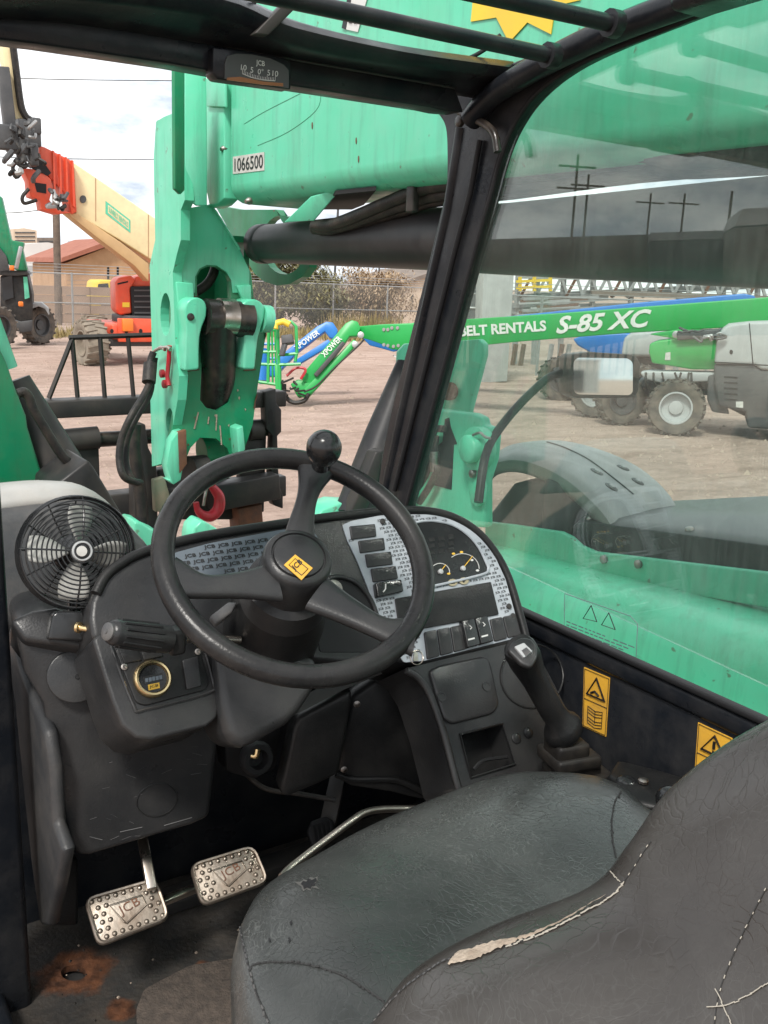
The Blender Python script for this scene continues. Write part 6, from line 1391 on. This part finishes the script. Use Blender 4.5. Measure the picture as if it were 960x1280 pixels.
dp = thing('light_pole', tb(418, 50), 'thin dark lamp pole behind the olive tree', 'pole'); tube('mast', [tb(415, 50), tb(415, 50)+V((.2, 0, 8))], .07, M['dgrey'], dp, n=8); box('lamp_head', tb(415, 50)+V((.5, 0, 8)), (.8, .3, .15), M['dgrey'], dp, bev=.02)
dp = thing('light_pole', tb(470, 55), 'slim grey mast standing beyond the beige shed', 'pole'); tube('mast', [tb(470, 55), tb(470, 55)+V((.1, 0, 7))], .06, M['dgrey'], dp, n=8); box('lamp_head', tb(470, 55)+V((.4, 0, 7)), (.6, .3, .12), M['dgrey'], dp, bev=.02)

# ================================================================== green boom lift (S-85) and blue twin
def jibset(t, m, pts_up, pts_lo, Yp, word, ll, lr, ul):
    P_ = PL(at(400, 450, D=Yp), -FW)
    a = S('jib_arm', pts_up, P_, .22, m, t, bev=.015)
    S('jib_rod', pts_lo, P_, .16, m, t, bev=.015, lift=.02)
    T('lettering', word, ll, lr, ul, P_, M['paintw'], a, lift=.03, bold=.02)
    return P_
gl = thing('green_boom_lift', at(845, 545, Z=0)+V((.8, .6, 0)), 'green boom lift lettered S-85 XC with grey engine covers', 'boom lift')
gb0, gb1 = at(505, 424, D=20.3), at(1060, 388, D=17.6)
# main boom as slab in the vertical plane through both ends
bd = (gb1-gb0); bd.z = 0; bn = V((bd.y, -bd.x, 0)).normalized(); bn = bn if bn.dot(CAM-gb0) > 0 else -bn
PGm = PL(gb0, bn)
gm = S('main_boom', [(500, 408), (516, 403.5), (700, 391.5), (960, 371.5), (1080, 362), (1080, 396), (960, 407), (860, 412), (790, 416), (650, 427), (560, 436), (512, 436), (500, 434)], PGm, .45, M['lift_g'], gl, bev=.02)
T('lettering', 'SUNBELT RENTALS', (543, 423), (683, 413.7), (542, 410), PGm, M['paintw'], gm, lift=.02, bold=.035)
T('lettering', 'S-85 XC', (695, 417.5), (813, 408.5), (696, 395.5), PGm, M['paintw'], gm, lift=.02, bold=.03, shear=.25)
PJb = PL(at(470, 425, D=20.4), bn)
S('boom_tip', [(448, 408), (470, 406), (520, 404), (520, 438), (490, 437), (476, 430), (462, 425), (450, 422)], PJb, .40, M['lift_g'], gl, bev=.02, lift=.04)
for q_ in ((480, 412), (485, 412), (480, 431), (485, 432), (490, 410), (497, 410), (492, 433), (498, 432)): lathe('bolt', [(0, .04), (.02, .035)], PJb.off(.04)(*q_), bn, M['galv'], gl, n=8)
PJ2 = jibset(gl, M['lift_g'], [(376, 470), (432, 404), (440, 400), (447, 402), (451, 410), (446, 420), (437, 420), (395, 478), (380, 480)], [(374, 494), (380, 486), (442, 424), (448, 428), (384, 498)], 20.3, 'XPOWER', (406, 447), (428, 424), (400.5, 442))
S('rotator', [(363, 480), (372, 474), (392, 478), (388, 492), (372, 496)], PJ2, .3, M['lift_g'], gl, bev=.02)
for q_ in ((451, 419), (444, 431)): lathe('pivot', [(0, .07), (.04, .07), (.05, .04)], PJ2.off(.05)(*q_), PJ2.n, M['galv'], gl, n=12)
beam('jib_ram', PJ2.off(.06)(394, 470), PJ2.off(.06)(430, 428), .09, .09, M['dgrey'], gl, bev=.02)
tube('hose', cr([PJ2.off(.12)(x, y) for x, y in ((358, 470), (370, 460), (382, 462), (376, 474))], 4), .03, M['hookred'], gl, n=6)
tube('hose', cr([PJ2.off(.12)(x, y) for x, y in ((355, 480), (356, 494), (366, 503), (380, 501), (386, 492))], 4), .05, M['hose'], gl, n=6)
# basket
def rail_(pts, r=.035, m=None, D=20.0): tube('basket_rail', [at(x, y, D=D) for x, y in pts], r, m or M['lift_g'], gl, n=6)
rail_([(350, 500), (348, 440), (347, 408), (350, 402), (364, 402), (370, 408), (371, 440), (369, 452)])
rail_([(335, 480), (336, 414), (348, 412)], D=20.3); rail_([(322, 470), (323, 414), (336, 414)], D=20.5)
rail_([(322, 455), (345, 456)], D=20.3); rail_([(322, 440), (345, 440)], D=20.3); rail_([(322, 477), (348, 481)], D=20.3)
rail_([(348, 444), (372, 442)]); rail_([(348, 456), (376, 455)])
S('basket_post', [(343, 456), (351, 454), (352, 500), (345, 503)], PL(at(347, 480, D=20.0), -FW), .12, M['lift_g'], gl, bev=.01)
tube('yellow_pad', [at(x, y, D=19.8) for x, y in ((344, 411), (345, 404), (354, 402), (362, 406))], .07, M['yellowp'], gl, n=8)
S('control_box', [(351, 419), (365, 417), (367, 428), (352, 430)], PL(at(358, 424, D=19.8), -FW), .25, M['dgrey'], gl, bev=.02)
beam('control_stand', at(356, 430, D=19.85), at(352, 445, D=19.85), .12, .08, M['dgrey'], gl, bev=.02)
# chassis
wheel('wheel', at(845, 509, D=18.3), bn+V((0, 0, 0)), .545, .42, gl, M['tyre'], M['grey'], 20, 'front wheel with pale grey hub')
wheel('wheel', at(745, 490, D=20.4), bn, .545, .42, gl, None, M['grey'], 20)
wheel('wheel', at(775, 500, D=19.4), bn+V((.5, 0, 0)), .50, .40, gl, None, M['dgrey'], 20)
PCh = PL(at(860, 480, D=18.5), bn)
S('axle_beam', [(800, 466), (812, 464), (900, 466), (900, 476), (830, 480), (806, 474)], PCh, .5, M['grey'], gl, bev=.03, lift=.1)
S('chassis', [(800, 474), (960, 478), (1080, 480), (1080, 520), (930, 520), (890, 500), (870, 478), (820, 476), (805, 500), (796, 520), (780, 500)], PCh, 1.2, M['dgrey'], gl, bev=.04, lift=-.5)
S('turret', [(812, 430), (822, 426), (848, 423), (896, 418), (896, 462), (866, 462), (815, 454), (811, 440)], PCh, .6, M['lift_g'], gl, bev=.03, lift=.05)
S('turret_cap', [(812, 418), (846, 412), (900, 412), (900, 424), (846, 424)], PCh, .4, M['lift_g'], gl, bev=.02, lift=-.1)
beam('boom_ram', PCh.off(.1)(846, 420), PCh.off(.1)(900, 416), .16, .16, M['dgrey'], gl, bev=.03)
lathe('pivot', [(0, .07), (.06, .07), (.07, .04)], PCh.off(.08)(845, 418), bn, M['galv'], gl, n=12)
S('data_plate', [(832, 441), (838, 440), (838, 450), (831, 450)], PCh, .01, M['sheet'], gl, bev=0, lift=.07)
S('engine_cover', [(893, 455), (896, 430), (902, 412), (912, 405), (940, 402), (1080, 398), (1080, 470), (950, 462), (944, 456)], PCh, 1.6, M['grey'], gl, bev=.06, bseg=3, lift=.35)
S('lower_cover', [(893, 455), (944, 456), (952, 462), (1080, 470), (1080, 545), (935, 535), (932, 515), (898, 508), (893, 480)], PCh, 1.4, M['dgrey'], gl, bev=.05, lift=.30)
S('warning_plate', [(920, 502), (929, 502), (929, 510), (920, 509)], PCh, .01, M['sheet'], gl, bev=0, lift=.32)
S('axle_leg', [(885, 470), (900, 466), (905, 500), (912, 518), (890, 515), (884, 500)], PCh, .5, M['dgrey'], gl, bev=.03, lift=.15)
for p_ in ([(936, 404), (937.2, 404), (942, 456), (940.6, 456)], [(893, 452), (960, 456), (960, 457.5), (893, 453.5)]): S('panel_gap', p_, PCh, .004, M['dark'], gl, bev=0, lift=.353)
for i in range(5): S('vent_slot', [(905, 470+7*i), (922, 471+7*i), (922, 473.5+7*i), (905, 472.5+7*i)], PCh, .004, M['dark'], gl, bev=0, lift=.303)
S('door_latch', ell(914, 440, 2.2, 3, 10), PCh, .02, M['dark'], gl, bev=0, lift=.36)
_h = random.Random(6)
for i in range(9):
    x, y = _h.uniform(812, 896), _h.uniform(408, 426)
    tube('hydraulic_line', cr([PCh.off(.45)(x, y), PCh.off(.5)(x+_h.uniform(4, 12), y+_h.uniform(-5, 7)), PCh.off(.45)(x+_h.uniform(10, 22), y+_h.uniform(-3, 6))], 4), .025, _h.choice((M['hose'], M['galv'], M['dgrey'])), gl, n=6)
for i in range(8):
    x = _h.uniform(798, 900); tube('hydraulic_line', cr([PCh.off(.2)(x, 466), PCh.off(.3)(x+_h.uniform(-6, 6), 478), PCh.off(.2)(x+_h.uniform(-12, 12), 492)], 4), .022, M['hose'], gl, n=6)
tube('jib_hose', cr([PJ2.off(.10)(x, y) for x, y in ((455, 424), (448, 432), (420, 458), (396, 482), (380, 490))], 4), .020, M['hose'], gl, n=6)
for i in range(7):
    x, y = _h.uniform(352, 374), _h.uniform(462, 494); tube('hydraulic_line', cr([PJ2.off(.25)(x, y), PJ2.off(.3)(x+_h.uniform(-6, 8), y+_h.uniform(-5, 5)), PJ2.off(.2)(x+_h.uniform(0, 14), y+_h.uniform(-6, 8))], 4), .022, M['hose'], gl, n=6)
for x_ in (340, 344): rail_([(x_, 414), (x_+1, 480)], .022, D=20.3)
# blue twin behind
bl_ = thing('blue_boom_lift', at(700, 500, Z=0)+V((1.2, 1.0, 0)), 'blue boom lift parked right behind the green lift', 'boom lift')
PBl = PL(at(700, 400, D=22.5), bn)
S('main_boom', [(500, 407), (640, 395), (800, 378), (930, 367), (944, 370), (944, 400), (700, 420), (500, 430)], PBl, .5, M['lift_b'], bl_, bev=.03)
S('boom_tip', [(455, 412), (520, 405), (520, 428), (500, 430), (500, 436), (492, 440), (478, 436), (462, 432), (454, 424)], PL(at(480, 425, D=21.5), bn), .4, M['lift_b'], bl_, bev=.02)
jibset(bl_, M['lift_b'], [(330, 470), (336, 456), (396, 408), (408, 402), (416, 403), (422, 412), (420, 424), (412, 422), (406, 414), (372, 440), (344, 470)], [(366, 452), (410, 424), (416, 430), (374, 455)], 21.6, 'XPOWER', (370, 439), (400, 417.5), (366.5, 433))
S('turret', [(716, 424), (730, 419), (780, 416), (800, 418), (800, 446), (740, 442), (722, 432)], PBl, .6, M['lift_b'], bl_, bev=.04, lift=.1)
S('engine_cover', [(777, 440), (780, 422), (790, 415), (840, 412), (840, 446), (777, 446)], PBl, 1.4, M['grey'], bl_, bev=.08, lift=.2)
S('chassis', [(690, 460), (800, 446), (830, 446), (830, 500), (700, 490)], PBl, 1.0, M['dgrey'], bl_, bev=.05, lift=-.3)
wheel('wheel', at(700, 474, D=23.4), bn+V((.4, 0, 0)), .545, .42, bl_, None, M['dgrey'], 20)
wheel('wheel', at(800, 486, D=21.6), bn, .545, .42, bl_, None, M['dgrey'], 20)
tube('gas_bottle', [at(327, 476, D=21.5), at(327, 436, D=21.5)], .13, M['lift_b'], bl_, n=12)
for k in range(3): tube('basket_rail', [at(318, 430+18*k, D=21.8), at(345, 430+18*k, D=21.8)], .035, M['lift_b'], bl_, n=6)
tube('basket_rail', [at(326, 480, D=21.8), at(326, 400, D=21.8), at(345, 398, D=21.8)], .035, M['lift_b'], bl_, n=6)

# ================================================================== column and pipe racks beyond the right fence
cl_ = thing('concrete_column', V((17.9, 21.5, 0)), 'pale square concrete column standing beside the fence', 'column')
cb_ = at(621, 478, Z=0); PCc = PL(cb_, V((-.4, -1, 0)))
lo_ = [at(602, 479, Z=0), at(634, 477, Z=0)]
S('shaft', [(606, 290), (646, 288), (634, 477), (600, 479)], PCc, .7, M['concrete'], cl_, bev=.02)
rk = thing('pipe_rack', V((30, 27, 0)), 'steel pipe rack and stacked trusses behind the right fence', 'rack')
PRk = PL(at(800, 400, D=34), -FW+V((0, 0, FW.z)))
def rb_(n, a, b, w_, m, lift=0): return beam(n, PRk.off(lift)(*a), PRk.off(lift)(*b), w_, w_, m, rk, bev=0)
rb_('pipe', (640, 372), (960, 356), .22, M['galv']); rb_('pipe', (640, 382), (760, 372), .18, M['galv'], .3); rb_('pipe', (640, 389), (740, 386), .16, M['grey'], .2)
S('beam', [(740, 362), (965, 370), (965, 378), (740, 369)], PRk, .4, M['browng'], rk, bev=0, lift=.5)
S('deck', [(640, 380), (965, 378), (965, 396), (640, 398)], PRk, .4, M['galv'], rk, bev=0, lift=.1)
for x in (648, 672, 705, 742, 790, 850, 905, 948): rb_('upright', (x, 340), (x-6, 470), .14, M['galv'], .2)
rnd = random.Random(8)
for k in range(16):
    x = 650+19*k; rb_('brace', (x, 372), (x+14, 346), .09, M['galv'] if k % 3 else M['rust'], .4); rb_('brace', (x+14, 346), (x+22, 372), .09, M['galv'], .4)
rb_('chord', (645, 346), (965, 352), .12, M['galv'], .4)
for a, b in (((645, 352), (690, 350)), ((645, 360), (690, 358)), ((650, 346), (650, 364)), ((668, 346), (668, 364)), ((688, 346), (688, 364))): rb_('yellow_guard', a, b, .09, M['yellowp'], .8)
for k in range(9): rb_('stacked_pipe', (645+rnd.uniform(0, 40), 374+2.4*k), (700+rnd.uniform(0, 50), 371+2.4*k), .10, (M['galv'], M['rust'], M['grey'])[k % 3], .9)
for x in (645, 655, 690, 703, 712): rb_('leaning_pipe', (x, 430), (x-8, 478), .12, (M['galv'], M['rust'])[x % 2], 1.0)
sl = thing('steel_silo', at(590, 372, D=40), 'small grey steel silo behind the concrete column', 'silo'); sl.location.z = 0; ORG[sl] = sl.location.copy()
sb2 = at(590, 372, D=40); lathe('tank', [(-2.2, .9), (.2, .9), (.8, .55), (.9, .2)], V((sb2.x, sb2.y, sb2.z+.2)), (0, 0, 1), M['dgrey'], sl, n=18)
for dx in (-.7, .7): tube('leg', [V((sb2.x+dx, sb2.y, 0)), V((sb2.x+dx, sb2.y, sb2.z-1.8))], .10, M['dgrey'], sl, n=8)
for z in (-1.2, -.4): tube('band', [V((sb2.x+.93*math.cos(a), sb2.y+.93*math.sin(a), sb2.z+z)) for a in [2*math.pi*k/20 for k in range(20)]], .05, M['galv'], sl, n=6, closed=True)

# ================================================================== yard on the left side (seen mirrored in the window pane)
def refl(x, y, t): p = at(x, y, D=t); return V((2*XW-p.x, p.y, p.z))
def rpole(x, ytop, t, arms, label):
    b = refl(x, 300, t); tp = refl(x, ytop, t); o = thing('utility_pole', (b.x, b.y, 0), label, 'utility pole')
    tube('pole', [V((b.x, b.y, 0)), V((b.x, b.y, tp.z))], .055, M['wood'], o, n=8)
    for k in range(arms): beam('crossarm', V((b.x-.8, b.y-.3, tp.z-.5-.9*k)), V((b.x+.8, b.y+.3, tp.z-.5-.9*k)), .07, .08, M['wood'], o, bev=0)
rpole(714, 196, 42, 2, 'tall wooden utility pole with two crossarms on the door side of the cab')
rpole(729, 220, 46, 1, 'double-armed utility pole behind the tall pole on the door side')
rpole(808, 243, 55, 1, 'distant utility pole with single crossarm over the brown container')
rpole(850, 243, 50, 1, 'utility pole with single crossarm near the timber shed gable')
rpole(908, 240, 40, 0, 'plain short pole beside the timber shed')
def rslab(name, label, cat, pts, t, m, th_=3):
    P_ = [refl(x, y, t) for x, y in pts]; nrm = ray(780, 300); d = V((-nrm.x, nrm.y, 0)).normalized(); c0 = P_[0]
    P_ = [p-d*((p-c0).dot(d)) for p in P_]
    for p in P_:
        if p.z < 1.2: p.z = 0
    o = thing(name, (c0.x, c0.y, 0), label, cat); g_ = prism(P_, d*th_); obj('wall', g_[0], g_[1], m, o); return o, P_, d
o, P_, d_ = rslab('storage_container', 'long brown corrugated storage container on the door side', 'container', [(585, 300), (810, 296), (810, 420), (585, 420)], 30, M['browng'])
for k in range(24):
    a = P_[0].lerp(P_[1], (k+.5)/24)-d_*.03; tube('corrugation', [V((a.x, a.y, .1)), V((a.x, a.y, P_[0].z-.05))], .05, M['browng'], o, n=4)
o, P_, d_ = rslab('timber_shed', 'brown shed with pale gable roof on the door side', 'shed', [(918, 285), (990, 282), (990, 420), (918, 420)], 24, M['browng'])
g_ = prism([P_[0]+V((0, 0, .05)), P_[1]+V((0, 0, .05)), P_[1]+V((0, 0, .45)), P_[0].lerp(P_[1], .1)+V((0, 0, .45))], d_*3.2); obj('roof', g_[0], g_[1], M['offw'], o)
o, P_, d_ = rslab('work_shed', 'low dark open-fronted work shed between container and timber shed', 'shed', [(812, 302), (918, 300), (918, 420), (812, 420)], 27, M['dgrey'])
g_ = prism([p+V((0, 0, .02)) for p in (P_[0], P_[1], P_[1]+V((0, 0, .22)), P_[0]+V((0, 0, .22)))], d_*3.4); obj('roof', g_[0], g_[1], M['galv'], o)

# pale sheds across the yard behind the machine (caught by the wing mirror)
for k, (x, y, w_, h_, m_, lb) in enumerate(((26, -150, 30, 5.0, M['offw'], 'long white shed across the yard behind the machine'), (60, -140, 20, 4.0, M['beige'], 'low beige shed across the yard behind the machine'))):
    t_ = thing('yard_shed', (x, y, 0), lb, 'shed'); box('wall', (x, y, h_/2), (w_, 6, h_), m_, t_, bev=0); box('roof', (x, y, h_+.1), (w_+.6, 6.6, .2), M['galv'], t_, bev=0)
    for j in range(4): box('door', (x-w_*.36+w_*.24*j, y+3.03, h_*.36), (w_*.12, .06, h_*.7), M['dgrey'], t_, bev=0)
